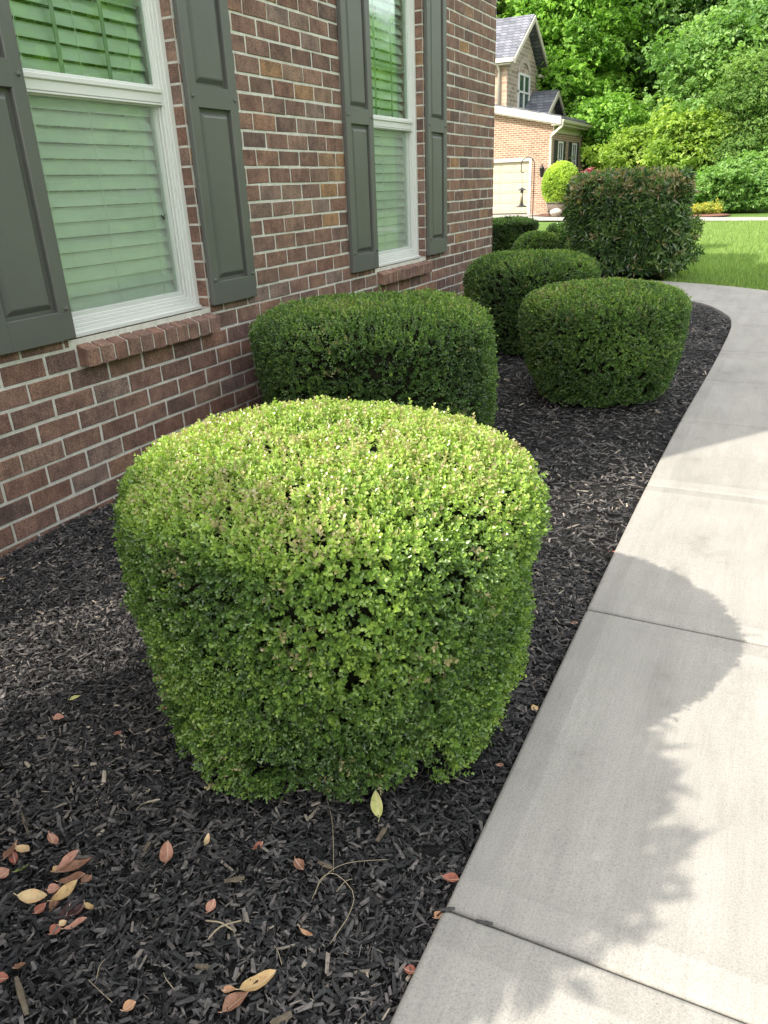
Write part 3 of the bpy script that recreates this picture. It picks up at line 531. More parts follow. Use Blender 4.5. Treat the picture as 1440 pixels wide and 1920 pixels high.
# windows
FR=WX-.055
def frame_ring(mb,x0,x1,y0,y1,z0,z1,w,wb=None,c=.002):
    wb=wb or w
    mb.box(x0,x1,y0,y0+w,z0,z1,c=c); mb.box(x0,x1,y1-w,y1,z0,z1,c=c); mb.box(x0,x1,y0+w,y1-w,z0,z0+wb,c=c); mb.box(x0,x1,y0+w,y1-w,z1-w,z1,c=c)
def window(a,b,c,d):
    a+=.004;b-=.004; c=.7315; x=FR
    mb=MB(); frame_ring(mb,x-.10,x,a,b,c,d,.030,.028); frame_ring(mb,x-.095,x-.008,a+.030,b-.030,c+.028,d-.030,.016,.014); frame_ring(mb,x-.09,x-.016,a+.046,b-.046,c+.042,d-.046,.012,.014)
    mb.box(x-.05,x+.012,a,b,c-.006,c+.012,c=.002)
    wn=mb.build('window',M['white'],house)
    ya=a+.058; yb=b-.058; zm=1.618; zt=1.674
    mb=MB(); frame_ring(mb,x-.075,x-.035,ya,yb,c+.056,zm+.02,.022,.030); mb.build('lower_sash',M['white'],wn)
    mb=MB(); mb.box(x-.07,x-.012,ya,yb,zm,zt-.014,c=.003); mb.box(x-.06,x-.004,ya,yb,zt-.02,zt,c=.003); mb.box(x-.05,x-.007,ya,yb,zm-.010,zm-.003,c=.001)
    frame_ring(mb,x-.06,x-.022,ya-.002,yb+.002,zt,d-.05,.014,.012); mb.build('upper_sash',M['white'],wn)
    mb=MB(); mb.add([(x-.055,ya,c+.06),(x-.055,yb,c+.06),(x-.055,yb,zm),(x-.055,ya,zm)],[(0,1,2,3)]); mb.build('pane',M['glass'],wn)
    mb=MB(); mb.add([(x-.040,ya,zt),(x-.040,yb,zt),(x-.040,yb,d-.05),(x-.040,ya,d-.05)],[(0,1,2,3)]); mb.build('pane',M['glass'],wn)
    mb=MB(); mb.add([(x-.030,ya+.01,c+.06),(x-.030,yb-.008,c+.06),(x-.030,yb-.008,zm-.008),(x-.030,ya+.01,zm-.008)],[(0,1,2,3)]); mb.build('insect_screen',M['screen'],wn)
    mb=MB(); frame_ring(mb,x-.033,x-.026,ya+.002,yb-.002,c+.056,zm-.004,.012)
    mb.tube([(x-.024,yb-.03,zm-.02),(x-.018,yb-.03,zm-.05),(x-.024,yb-.018,zm-.05),(x-.024,yb-.018,zm-.02)],.0016,5); mb.build('screen_frame',M['white'],wn)
    w3=(yb-ya)/3; mb=MB()
    for i in (1,2): mb.box(x-.05,x-.046,ya+w3*i-.009,ya+w3*i+.009,zt,d-.05)
    for zz in (1.985,2.275): mb.box(x-.0505,x-.0455,ya,yb,zz-.009,zz+.009)
    mb.build('grille',M['grille'],wn)
    mb=MB(); xb=x-.090; z=c+.05; r=random.Random(9); n=0
    while z<d-.02:
        t=R(62+r.uniform(-2,2)); hw=.0295; dx=hw*math.cos(t); dz=hw*math.sin(t); v=[]; sg=r.uniform(-.0012,.0012)
        for yy in (a+.012,a+.3,b-.3,b-.030):
            s_=-.0015 if a+.02<yy<b-.04 else 0
            v+=[(xb-dx,yy,z+dz+s_+sg),(xb+.004,yy,z+s_+sg),(xb+dx,yy,z-dz+s_+sg),(xb+dx-.002,yy,z-dz-.002+s_+sg)]
        mb.add(v,[(i*4+q,i*4+4+q,i*4+5+q,i*4+1+q) for i in range(3) for q in range(3)]); z+=.0582; n+=1
    for yy in (a+.15,(a+b)/2,b-.15):
        mb.box(xb+.014,xb+.0155,yy-.0015,yy+.0015,c+.03,d)
    mb.build('blind',M['blind'],wn)
    # plaster jambs of the room and its stool
    mb=MB(); mb.box(x-.30,x-.101,a-.02,a-.001,c-.05,d+.05); mb.box(x-.30,x-.101,b+.001,b+.02,c-.05,d+.05); mb.box(x-.3,x-.101,a-.02,b+.02,c-.03,c-.001); mb.box(x-.3,x-.101,a-.02,b+.02,d+.001,d+.03)
    mb.build('inner_jamb',M['blind'],wn)
    return wn
for o in OPS: window(*o)
# shutters: stiles, rails, two raised panels, painted screws
def shutter(y0,y1,z0=.739,z1=2.60):
    y0+=.0; xb=WX+.001; xf=WX+.030; s=.062; mb=MB()
    zr=[(z0,z0+.108),(1.603,1.690),(z1-.10,z1)]
    mb.box(xb,xf,y0,y0+s,z0,z1,c=.004); mb.box(xb,xf,y1-s,y1,z0,z1,c=.004)
    for a,b in zr: mb.box(xb,xf-.0006,y0+s-.003,y1-s+.003,a+(.0 if a>z0 else .0005),b-(.0 if b<z1 else .0005),c=.0015)
    for za,zb in ((zr[0][1],zr[1][0]),(zr[1][1],zr[2][0])):
        ya=y0+s-.004; yb=y1-s+.004; za-=.002; zb+=.002
        lv=[(0,.006),(.003,xf-xb-.022),(.016,xf-xb-.022),(.034,xf-xb-.008),(.040,xf-xb-.006)]; vs=[]
        for ins,dx in lv: 
            vs+=[(xb+dx,ya+ins,za+ins),(xb+dx,yb-ins,za+ins),(xb+dx,yb-ins,zb-ins),(xb+dx,ya+ins,zb-ins)]
        fs=[(i*4+k,i*4+(k+1)%4,(i+1)*4+(k+1)%4,(i+1)*4+k) for i in range(len(lv)-1) for k in range(4)]+[tuple(range(len(vs)-4,len(vs)))]
        mb.add(vs,fs)
    sh=mb.build('shutter',M['shutter'],house)
    for zz in (z0+.118,1.647,z1-.12):
        for yy in (y0+.026,y1-.026):
            m2=MB(); n=10; pr=[(.0085,0),(.0085,.003),(.006,.006),(.002,.0072)]
            vs=[(xf+h,yy+r_*math.cos(2*math.pi*k/n),zz+r_*math.sin(2*math.pi*k/n)) for r_,h in pr for k in range(n)]
            m2.add(vs,[(i*n+k,i*n+(k+1)%n,(i+1)*n+(k+1)%n,(i+1)*n+k) for i in range(3) for k in range(n)]+[tuple(range(3*n,4*n))],.5,True); m2.build('screw',M['shutter'],sh)
for y0,y1 in ((1.752,2.108),(2.972,3.330),(4.390,4.748),(5.618,5.980)): shutter(y0,y1)

# a dead wasp caught on the screen of the near window
p=Vector((0,0,1.24)); r_=ray(304,407); q=p+r_*((FR-.027+2*0)/r_.x); mb=MB()
mb.tube([(q.x+.003,q.y-.010,q.z+.006),(q.x+.005,q.y-.003,q.z+.002),(q.x+.005,q.y+.003,q.z-.001),(q.x+.003,q.y+.011,q.z-.006)],[.001,.0035,.0022,.0035],6)
for s in (-1,1): mb.add([(q.x+.004,q.y,q.z),(q.x+.005,q.y+.012*s+.003,q.z+.012),(q.x+.005,q.y+.015*s,q.z+.004)],[(0,1,2)]); mb.tube([(q.x+.004,q.y,q.z),(q.x+.002,q.y+.008*s,q.z-.010)],.0007,4)
tag(mb.build('insect',M['black']),'small black insect on the lower screen of the near window','insect')

# ---------------------------------------------------------------- fallen leaves, needles, chips of wood
LC={}
def lcol(k):
    if k in LC: return LC[k]
    c={'pink':((.36,.16,.115),(.46,.25,.17)),'tan':((.42,.27,.12),(.55,.38,.18)),'red':((.24,.07,.045),(.33,.13,.085)),'cream':((.60,.47,.26),(.62,.38,.2)),'maroon':((.035,.012,.014),(.07,.025,.025)),'yg':((.40,.42,.12),(.5,.46,.2)),'brown':((.20,.10,.06),(.28,.14,.09)),'orange':((.38,.18,.09),(.45,.27,.15)),'green':((.12,.18,.03),(.2,.25,.05))}[k]
    t=NT('dry_leaf_'+k); col=t.ramp(t.noise(35,5,.65),[(.35,c[0]),(.6,c[1])]); sy=t.n('ShaderNodeSeparateXYZ'); t.l(t.co(),sy.inputs[0]); ab=t.n('ShaderNodeMath',operation='ABSOLUTE'); t.l(sy.outputs[1],ab.inputs[0]); ml=t.n('ShaderNodeMath',operation='MULTIPLY'); ml.inputs[1].default_value=400; t.l(ab.outputs[0],ml.inputs[0]); col=t.mix(t.ramp(None,[(0,(.6,.5,.4)),(1,(.6,.5,.4))]),col,t.ramp(ml.outputs[0],[(.2,(.45,.45,.45)),(.45,(1,1,1))])); sp=t.ramp(t.noise(160,2),[(.3,(.55,.5,.5)),(.45,(1,1,1))]); col=t.mix(col,sp,.6,'MULTIPLY'); t.bsdf(col,.6,.35,t.bump(t.noise(120,3),.3,.002)); LC[k]=t.m; return t.m
def fallen(u,v,L,W,ang,k,label,curl=.25,tilt=0,seed=0,lift=.006):
    p=gp(u,v,0); r=random.Random(int(u*7+v)); mb=MB(); n=8; vs=[]
    for i in range(n+1):
        t=i/n; w=W*.62*math.sin(math.pi*t**.85)**.75*(1 if 0<t<1 else 0)+.0004; x=(t-.5)*L; z0=curl*L*((t-.5)**2)*2.2+.05*L*math.sin(t*6.0+u)
        for s in (-1,-.5,0,.5,1): vs.append((x,w*s+.03*L*math.sin(t*3),z0+abs(s)*w*.55*(.6+curl)*(1+.5*math.sin(u+s*2+t*4))+r.uniform(-.001,.001)*abs(s)))
    fs=[(i*5+j,i*5+j+1,(i+1)*5+j+1,(i+1)*5+j) for i in range(n) for j in range(4)]
    mb.add(vs,fs,.5,True); b=len(mb.v); mb.tube([(-L*.5,0,vs[2][2]),(-L*.62,.003,vs[2][2]+.003)],.0009,4)
    o=mb.build('fallen_leaf',lcol(k)); z=float(bed_h(p.x,p.y)) if p.x<float(in_x(p.y)) else 0
    o.location=(p.x,p.y,z+lift+.010); 
    o.rotation_euler=(R(r.uniform(-14,14)),R(tilt+r.uniform(-8,8)),ang)
    tag(o,label,'leaf'); return o
def dirang(u0,v0,u1,v1):
    a=gp(u0,v0);b=gp(u1,v1); return math.atan2(b.y-a.y,b.x-a.x),(b-a).length
def FL(x0,y0,x1,y1,W,k,label,**kw):  # ends in coordinates of the lower-left crop
    u0,v0,u1,v1=x0/1.895,1450+y0/1.895,x1/1.895,1450+y1/1.895; a,L=dirang(u0,v0,u1,v1); return fallen((u0+u1)/2,(v0+v1)/2,max(L,.012),W,a,k,label,**kw)
FL(25,325,70,255,.017,'brown','brown-pink fallen leaf at the left edge, topmost of the small group there')
FL(60,335,50,290,.013,'red','deep red fallen leaf half under the pale ones at the left edge',lift=.004)
FL(65,285,112,305,.017,'cream','cream fallen leaf with a green tip in the small group at the left edge',lift=.010)
FL(58,372,110,345,.007,'green','narrow curled green leaf just below the small left group')
FL(0,390,40,360,.020,'pink','pinkish tan fallen leaf cut by the left frame edge')
FL(180,240,208,275,.015,'pink','small triangular pink leaf above the leaf pile')
FL(215,395,298,325,.020,'pink','long pink-brown leaf on top of the leaf pile, pointing up right',lift=.020)
FL(222,402,345,345,.019,'brown','longest brown leaf of the leaf pile, pointing right',lift=.014,curl=.4)
FL(218,430,315,400,.021,'brown','broad brown leaf in the middle of the leaf pile',lift=.010)
FL(300,425,335,390,.016,'brown','short brown leaf at the right side of the leaf pile')
FL(178,450,225,440,.015,'pink','round pinkish leaf at the left side of the leaf pile',lift=.010)
FL(195,380,222,360,.014,'tan','small yellow-tan leaf at the top of the leaf pile',lift=.008)
FL(75,480,180,470,.019,'cream','curled cream leaf left of the leaf pile',curl=.6)
FL(200,515,290,435,.018,'tan','yellow-tan curled leaf at the lower middle of the leaf pile',curl=.5,lift=.014)
FL(195,520,218,460,.015,'brown','upright brown leaf below the round pinkish one')
FL(135,530,175,495,.015,'red','dull red leaf at the lower left of the leaf pile')
FL(225,570,260,500,.016,'maroon','dark maroon leaf under the leaf pile',lift=.003)
FL(265,545,312,505,.018,'maroon','dark purple leaf right of the maroon one')
FL(308,500,342,525,.012,'tan','small oval tan leaf right of the leaf pile')
FL(190,612,232,575,.015,'red','reddish leaf at the bottom left of the leaf pile')
FL(238,598,322,558,.012,'pink','narrow pink leaf at the bottom of the leaf pile')
FL(225,588,250,568,.011,'cream','tiny cream leaf between the two bottom leaves of the pile',lift=.012)
FL(598,358,602,268,.021,'pink','single pink leaf with pale spots lying alone in the middle of the mulch',curl=.15)
FL(735,280,745,238,.009,'cream','thin cream leaf right of the single spotted leaf')
FL(905,290,938,262,.012,'red','small dark red leaf in the open mulch')
FL(745,525,768,478,.014,'pink','small pink leaf in the open mulch below the spotted one')
FL(1050,315,1080,350,.016,'brown','mauve-brown crumpled leaf near the crossed grass stems')
FL(1065,560,1110,585,.008,'orange','narrow salmon leaf near the crossed grass stems')
FL(855,795,985,725,.022,'tan','long golden tan leaf near the bottom edge')
FL(795,868,890,800,.021,'brown','brown leaf touching the long golden one')
FL(795,795,845,790,.011,'orange','small orange leaf left of the long golden one')
FL(448,888,495,855,.014,'orange','orange leaf cut by the bottom edge')
FL(0,775,45,765,.014,'red','red leaf at the lower left frame edge')
FL(65,740,105,715,.015,'brown','grey-brown leaf near the lower left frame edge')
FL(1350,155,1335,85,.020,'yg','yellow-green leaf with a red side propped against the big shrub',tilt=-35,lift=.016)
def F2(u,v,L,W,a,k,label,**kw): fallen(u,v,L,W,a,k,label,**kw)
F2(113,1358,.030,.019,.3,'pink','rounded pink leaf in the shade left of the big shrub')
F2(143,1317,.028,.009,1.0,'yg','pale yellow-green curled leaf in the shade left of the big shrub')
F2(225,1391,.020,.008,1.2,'red','tiny red leaf near the big shrub')
F2(312,1345,.013,.010,1.6,'pink','tiny pink leaf at the foot of the big shrub')
F2(8,1096,.026,.008,.5,'tan','tan leaf sliver by the wall at the left edge')
F2(1003,1320,.024,.014,1.2,'tan','tan leaf at the walk edge beside the big shrub')
F2(845,1632,.034,.017,.2,'red','red-orange leaf at the walk edge above the wide joint')
F2(822,1699,.020,.011,1.2,'orange','orange leaf right at the wide joint of the walk')
F2(1152,1021,.026,.012,.4,'red','red leaf at the walk edge where the sunlit mulch ends')
F2(1078,1160,.022,.010,.6,'brown','brown leaf at the walk edge near the second joint')
F2(770,1806,.024,.012,.1,'red','red leaf at the walk edge near the bottom of the picture')
F2(938,1430,.016,.010,.5,'brown','brown leaf scrap at the walk edge below the big shrub')
straw=plain('dry_straw',(.34,.28,.19),.7,.3,.15,30)
def needle(pts,label,r=.00065,mat=straw,name='pine_needle',h=.016):
    q=[gp(x/1.895,1450+y/1.895) for x,y in pts]; P=[]
    for i,p_ in enumerate(q): P.append((p_.x,p_.y,float(bed_h(p_.x,p_.y))+h+(.006 if 0<i<len(q)-1 else 0)))
    # smooth
    Q=[tuple(catmull([np.array(p_) for p_ in P],t*(len(P)-1)/12)) for t in range(13)]
    mb=MB(); mb.tube(Q,[r*.6]+[r]*11+[r*.5],5); tag(mb.build(name,mat),label,'twig')
needle([(1160,95),(1182,190),(1185,345)],'straight dry stem below the big shrub, upper one of the crossed stems')
needle([(1108,448),(1150,375),(1230,320),(1382,290)],'long bent straw stem crossing the other stems toward the right')
needle([(1172,600),(1240,500),(1255,420),(1190,358),(1140,380),(1120,430)],'looped straw stem at the right of the mulch',r=.0008)
needle([(1195,415),(1225,385),(1252,365)],'short pair of straw stems inside the loop',r=.0008)
needle([(325,775),(365,820),(412,856)],'pale straw lying at the bottom left of the mulch')
needle([(355,772),(368,735),(386,700)],'short pale straw leaning up near the bottom left')
needle([(488,155),(520,138),(562,128)],'pale bent straw left of the middle of the mulch')
needle([(975,620),(990,650),(1003,688)],'thin straw near the salmon leaf')
needle([(590,745),(600,775),(628,805)],'curved thin straw in the lower middle of the mulch')
needle([(735,552),(790,565),(830,580)],'grey twig lying under the small pink leaf',r=.0016)
needle([(745,620),(790,580),(870,540)],'grey twig crossing the other under the small pink leaf',r=.0015)
cw=plain('pale_wood_chip',(.15,.12,.085),.8,.3,.45,30,.5)
def wchip(x0,y0,x1,y1,w,label):
    u0,v0,u1,v1=x0/1.895,1450+y0/1.895,x1/1.895,1450+y1/1.895; a,L=dirang(u0,v0,u1,v1); p=gp((u0+u1)/2,(v0+v1)/2); r=random.Random(int(x0)); mb=MB(); n=5; vs=[]
    for i in range(n+1):
        t=i/n-.5; ww=w*(.5-.25*abs(t))*(1+r.uniform(-.2,.2))
        vs+=[(t*L,-ww,r.uniform(0,.002)),(t*L+.002,ww,r.uniform(0,.002)),(t*L,ww*.8,w*.35+r.uniform(-.001,.001)),(t*L,-ww*.7,w*.4+r.uniform(-.001,.001))]
    mb.add(vs,[(i*4+k,i*4+(k+1)%4,(i+1)*4+(k+1)%4,(i+1)*4+k) for i in range(n) for k in range(4)]+[(3,2,1,0),(n*4,n*4+1,n*4+2,n*4+3)])
    o=mb.build('wood_chip',cw); o.location=(p.x,p.y,float(bed_h(p.x,p.y))+.012); o.rotation_euler=(.1,.05,a); tag(o,label,'wood chip')
wchip(80,150,103,222,.006,'slender pale wood chip at the upper left of the mulch')
wchip(72,765,108,890,.012,'largest tan splinter of wood, at the bottom left corner')
wchip(1338,232,1378,165,.010,'brown wood chip right below the big shrub')
wchip(515,300,535,265,.009,'pale squarish wood chip left of the spotted leaf')
wchip(700,710,745,715,.010,'grey wood chip in the lower middle of the mulch')
wchip(1130,310,1180,330,.009,'pale wood chip beside the crossed stems')
wchip(800,400,870,385,.010,'long grey wood chip in the middle of the mulch')
wchip(960,890,1035,850,.012,'tan wood chip at the bottom edge near the walk')
for i,(u,v,lab) in enumerate([(835,1709,'first black bark chip lying on the joint of the walk by the mulch'),(905,1733,'thin black bark chip stuck in the joint of the walk')]):
    mb=MB(); mb.box(-.012,.012,-.003,.003,0,.004,c=.001); mb.box(.004,.018,-.001,.004,.002,.005,c=.0008); o=mb.build('bark_chip',M['chips']); p=gp(u,v); o.location=(p.x,p.y,.003); o.rotation_euler=(0,.1,.5-i*.3); tag(o,lab,'wood chip')

# ---------------------------------------------------------------- bird feeder hook beyond the corner
p=gy(996,470,14.6); bx=p.x; root=empty('shepherd_hook',(bx,14.6,0)); tag(root,'thin black shepherd hook standing behind the blocky shrub','garden hook')
zt=gy(985,295,14.6).z; rr=.125
pts=[(0,0,-.1),(0,0,zt-rr)]+[(-rr+rr*math.cos(a),0,zt-rr+rr*math.sin(a)) for a in [R(k) for k in range(15,200,15)]]+[(-2*rr+.0,0,zt-rr-.10),(-2*rr+.02,0,zt-rr-.135),(-2*rr+.055,0,zt-rr-.12)]
mb=MB(); mb.tube(pts,.008,6); mb.build('rod',M['black'],root)
fx=bx-2*rr+.03; fz=zt-rr-.145
root=empty('bird_feeder',(fx,14.6,fz-.55)); tag(root,'slim tube bird feeder hanging from the black hook','bird feeder')
mb=MB(); mb.tube([(0,0,.55),(0,0,.30)],.003,4); mb.build('hanger',M['black'],root)
mb=MB(); mb.lathe((0,0,.27),[(.085,0),(.07,.012),(.02,.04),(.008,.05)],14); mb.build('lid',M['black'],root)
mb=MB(); mb.lathe((0,0,0),[(.028,.02),(.028,.27)],10); mb.build('tube',plain('seed_tube',(.30,.26,.18),.3),root)
mb=MB(); mb.lathe((0,0,-.02),[(.10,0),(.10,.012),(.05,.03),(.032,.06)],14); mb.build('tray',M['black'],root)

# ---------------------------------------------------------------- the neighbouring house
nb=empty('neighbour_house',(0,0,0)); tag(nb,'farther brick and stone house with garage, grey gables and sunlit front','house')
FY=33.3; CX=-8.98
# front wall with the garage opening (rake falls to the right), side wall with two windows
mb=MB(); zr=lambda x: 3.42+(CX-x)*.215
gl,gr,gt=-15.5,-9.80,2.02
mb.prism([(gr,-.1),(CX,-.1),(CX,zr(CX)),(gr,zr(gr))],'y',FY,FY+.2); mb.prism([(-17,gt),(gr,gt),(gr,zr(gr)),(-17,zr(-17))],'y',FY,FY+.2); mb.box(-17,gl,FY,FY+.2,-.1,gt-.002); mb.build('front_wall',M['nbx'],nb)
mb=MB(); mb.box(CX-.2,CX+.003,FY+.004,40.0,-.1,3.42); mb.box(-17,CX-.2,39.8,40,-.1,3.3); mb.build('side_wall',M['nby'],nb)
mb=MB(); mb.box(gr-.11,gr+.0,FY-.03,FY+.16,-.05,gt); mb.box(gl,gr,FY-.03,FY+.16,gt-.002,gt+.12); mb.build('door_trim',M['trim'],nb)
mb=MB(); n=5
for i in range(n):
    z0=i*gt/n; mb.box(gl,gr-.112,FY+.10,FY+.14,z0+.006,z0+gt/n-.006,c=.004)
    for k in range(9):
        xa=gr-.112-.62*(k+1)+.05; mb.box(xa,xa+.54,FY+.088,FY+.10,z0+.07,z0+gt/n-.07,c=.006)
gd=mb.build('garage_door',M['garage'],nb)
mb=MB(); mb.box(gl,gr-.112,FY+.07,FY+.15,-.06,.004); mb.build('door_seal',M['black'],gd)
# low garage roof with rake board, fascia, gutter
mb=MB(); a=CX+.38; mb.prism([(a,zr(a)+.10),(a,zr(a)+.26),(-17,zr(-17)+.26),(-17,zr(-17)+.10)],'y',FY-.28,40.3); rf=mb.build('roof',M['roof'],nb)
mb=MB(); mb.prism([(a+.02,zr(a)-.06),(a+.02,zr(a)+.20),(-17,zr(-17)+.20),(-17,zr(-17)-.06)],'y',FY-.33,FY-.281); mb.prism([(a-.02,zr(a)-.10),(a-.02,zr(a)-.02),(-17,zr(-17)-.02),(-17,zr(-17)-.10)],'y',FY-.281,FY-.002); mb.build('rake_board',M['trim'],rf)
mb=MB(); mb.box(CX+.004,a-.02,FY-.27,40.3,zr(CX)-.16,zr(CX)+.03); mb.box(CX+.004,CX+.05,FY,40.3,3.02,zr(CX)-.162); mb.build('eave_board',M['trim'],rf)
mb=MB(); mb.prism([(a-.0,zr(a)-.02),(a+.10,zr(a)+.02),(a+.13,zr(a)+.12),(a,zr(a)+.12)],'y',FY-.27,40.35); mb.build('gutter',M['trim'],rf)
mb=MB(); mb.tube([(a+.06,FY-.22,zr(a)+.0),(a+.04,FY-.22,zr(a)-.12),(CX-.02,FY-.07,zr(a)-.42),(CX-.04,FY-.06,zr(a)-.55),(CX-.04,FY-.06,.15),(CX+.06,FY-.2,.05)],.055,8); mb.build('downspout',M['trim'],nb)
def nwin(y,w,z0,z1):
    mb=MB(); x=CX+.004; mb.box(x,x+.05,y,y+w,z0,z1); mb.box(x+.02,x+.07,y+w/2-.02,y+w/2+.02,z0,z1); mb.box(x+.02,x+.07,y,y+w,(z0+z1)/2-.025,(z0+z1)/2+.025); mb.box(x,x+.08,y-.02,y+w+.02,z0-.06,z0-.001)
    frame_ring(mb,x+.05,x+.08,y,y+w,z0,z1,.06,c=0); wn=mb.build('window',M['white'],nb); mb=MB(); mb.add([(x+.055,y+.06,z0+.06),(x+.055,y+w-.06,z0+.06),(x+.055,y+w-.06,z1-.06),(x+.055,y+.06,z1-.06)],[(0,1,2,3)]); mb.build('pane',plain('dark_glass',(.03,.05,.04),.05,.8),wn)
    for yy in (y-.46,y+w+.06): mb=MB(); mb.box(x,x+.06,yy,yy+.40,z0-.05,z1+.03,c=.008); mb.box(x+.055,x+.075,yy+.07,yy+.33,z0+.05,(z0+z1)/2-.05); mb.box(x+.055,x+.075,yy+.07,yy+.33,(z0+z1)/2+.05,z1-.06); mb.build('shutter',plain('dark_green_shutter',(.025,.032,.026),.5),nb)
nwin(34.05,.75,1.30,2.72); nwin(36.45,.75,1.30,2.72)
# wall lantern by the garage
mb=MB(); lx=-9.32; ly=FY-.16; z=1.62
mb.tube([(lx,FY,z+.05),(lx,ly,z+.20),(lx,ly,z+.12)],.014,6); mb.lathe((lx,ly,z-.25),[(.03,0),(.07,.05),(.10,.32),(.13,.33),(.05,.42),(.01,.5)],8); lt=mb.build('lantern',M['black'],nb)
# stone tower with steep cross gable
TX=-11.68; ty0,ty1=35.5,40.3; tb,te=3.6,5.86; ym=(ty0+ty1)/2
mb=MB(); mb.box(-17,TX-.004,ty0,ty0+.2,tb,te); mb.build('tower_front',M['nsx'],nb)
mb=MB(); mb.prism([(ty0+.003,tb),(ty1,tb),(ty1,te),(ym,te+1.9),(ty0+.003,te)],'x',TX-.2,TX); mb.build('tower_side',M['nsy'],nb)
def gable(xa,xb,y0,y1,ze,h,ov,mat_tr,par):
    ym=(y0+y1)/2; sl=h/(ym-y0); th=.14; ya=y0-ov; yb=y1+ov; za=ze-ov*sl
    mb=MB(); mb.prism([(ya,za),(ym,ze+h),(yb,za),(yb,za+th),(ym,ze+h+th*1.3),(ya,za+th)],'x',xa,xb); r_=mb.build('roof',M['roof'],par)
    mb=MB(); mb.prism([(ya-.02,za-.10),(ym,ze+h-.10),(yb+.02,za-.10),(yb+.02,za+.10),(ym,ze+h+.12),(ya-.02,za+.10)],'x',xb+.001,xb+.06); mb.build('rake_board',mat_tr,r_)
    mb=MB(); mb.box(xa,xb,ya-.10,ya-.003,za-.04,za+.12); mb.build('gutter',mat_tr,r_); return r_
gable(-17,TX+.40,ty0,ty1,te+.35,1.62,.38,M['trim'],nb)
mb=MB(); mb.box(-17,TX+.25,ty0-.36,ty0-.001,te-.02,te+.04); mb.build('soffit',M['trim'],nb); mb=MB(); mb.box(TX+.002,TX+.25,ty1-.45,ty1+.40,te-.10,te+.02); mb.build('soffit',M['trim'],nb)
mb=MB(); mb.tube([(TX-.35,ty0-.3,te),(TX-.35,ty0-.08,te-.2),(TX-.35,ty0-.07,4.1)],.055,8); mb.build('downspout',M['trim'],nb)
x=TX+.003; y0,y1=37.0,38.7; z0,z1=4.25,5.72
mb=MB(); frame_ring(mb,x,x+.07,y0,y1,z0,z1,.09,c=0); mb.box(x,x+.068,(y0+y1)/2-.05,(y0+y1)/2+.05,z0,z1); mb.box(x,x+.066,y0,y1,(z0+z1)/2-.04,(z0+z1)/2+.04); mb.box(x,x+.1,y0-.05,y1+.05,z0-.12,z0-.001)
tw=mb.build('window',M['white'],nb); mb=MB(); mb.add([(x+.03,y0+.05,z0+.05),(x+.03,y1-.05,z0+.05),(x+.03,y1-.05,z1-.05),(x+.03,y0+.05,z1-.05)],[(0,1,2,3)]); mb.build('pane',plain('tower_glass',(.05,.09,.07),.05,.9),tw)
ymw=(y0+y1)/2; arc=[(ymw+math.cos(a)*.95,z1+.02+math.sin(a)*.62) for a in np.linspace(0,math.pi,14)]; arc2=[(ymw+math.cos(a)*.70,z1+.02+math.sin(a)*.42) for a in np.linspace(math.pi,0,14)]
mb=MB()
for i in range(13): a_,b_=arc[i],arc[i+1]; c_,d_=arc2[13-i],arc2[12-i]; mb.prism([a_,b_,d_,c_],'x',x,x+.06)
mb.build('stone_arch',M['stone_w'],nb)
# small dormer behind
DX=-10.1; d0,d1=37.6,41.0
DX=-10.78; mb=MB(); mb.prism([(d0,3.7),(d1,3.7),(d1,3.9),((d0+d1)/2,4.9),(d0,3.9)],'x',DX-.2,DX); mb.build('dormer_wall',M['nsy'],nb)
gable(-13,DX+.35,d0,d1,3.9,1.05,.25,M['trim'],nb)
# third gable whose end just shows at the top left of the tower roof
mb=MB(); mb.box(-22,-13.2,38,44,5.5,8.2); mb.build('upper_wall',M['nsy'],nb)
gable(-22,-13.5,38.2,43.8,8.0,3.2,.35,M['trim'],nb)

# planter with clipped ball, rock, red mulch bed
mb=MB(); mb.add([(-9.3,31.2,-.02),(-8.0,30.3,-.02),(-6.6,30.2,-.02),(-6.2,33,-.02),(-8.8,33.4,-.02)],[(0,1,2,3,4)]); tag(mb.build('red_mulch_bed',M['redmulch']),kind='structure')
pc=gy(1051,350,31.3); root=empty('barrel_planter',(pc.x,31.3,0)); tag(root,'half barrel planter by the neighbouring garage corner','planter')
mb=MB(); mb.lathe((0,0,-.02),[(.40,0),(.47,.25),(.50,.52),(.45,.52),(.44,.46)],20); mb.build('tub',M['wood'],root)
for zz,r0 in ((.12,.435),(.40,.487)): mb=MB(); mb.lathe((0,0,zz),[(r0,0),(r0+.016,.003),(r0+.022,.047),(r0+.008,.05)],20); mb.build('hoop',M['black'],root)
ball=clipped('topiary_shrub','bright sunlit clipped ball shrub growing in the barrel planter',(pc.x,31.3),.77,1.56,3600,M['t_yel'],12,leafL=.11,leafW=.07,stem=.10,und=.75,topk=.30,e=2.0,tone0=.5,newg_lit=.35,scalepart=2.0,base_gap=.0); ball.location.z=.28
def rock(u,v,y,s,lab):
    import bmesh
    bm=bmesh.new(); bmesh.ops.create_icosphere(bm,subdivisions=3,radius=s); r=random.Random(4)
    for vv in bm.verts: n=math.sin(vv.co.x*9/s*.3+1)*math.cos(vv.co.y*7/s*.3)+math.sin(vv.co.z*11/s*.3); vv.co*=1+.10*n; vv.co.z*=.7
    me=bpy.data.meshes.new('rock'); bm.to_mesh(me); bm.free(); o=link('rock',me,M['rock']); p=gy(u,v,y); o.location=(p.x,y,s*.35); tag(o,lab,'rock')
rock(1042,399,30.6,.24,'pale boulder in front of the barrel planter')

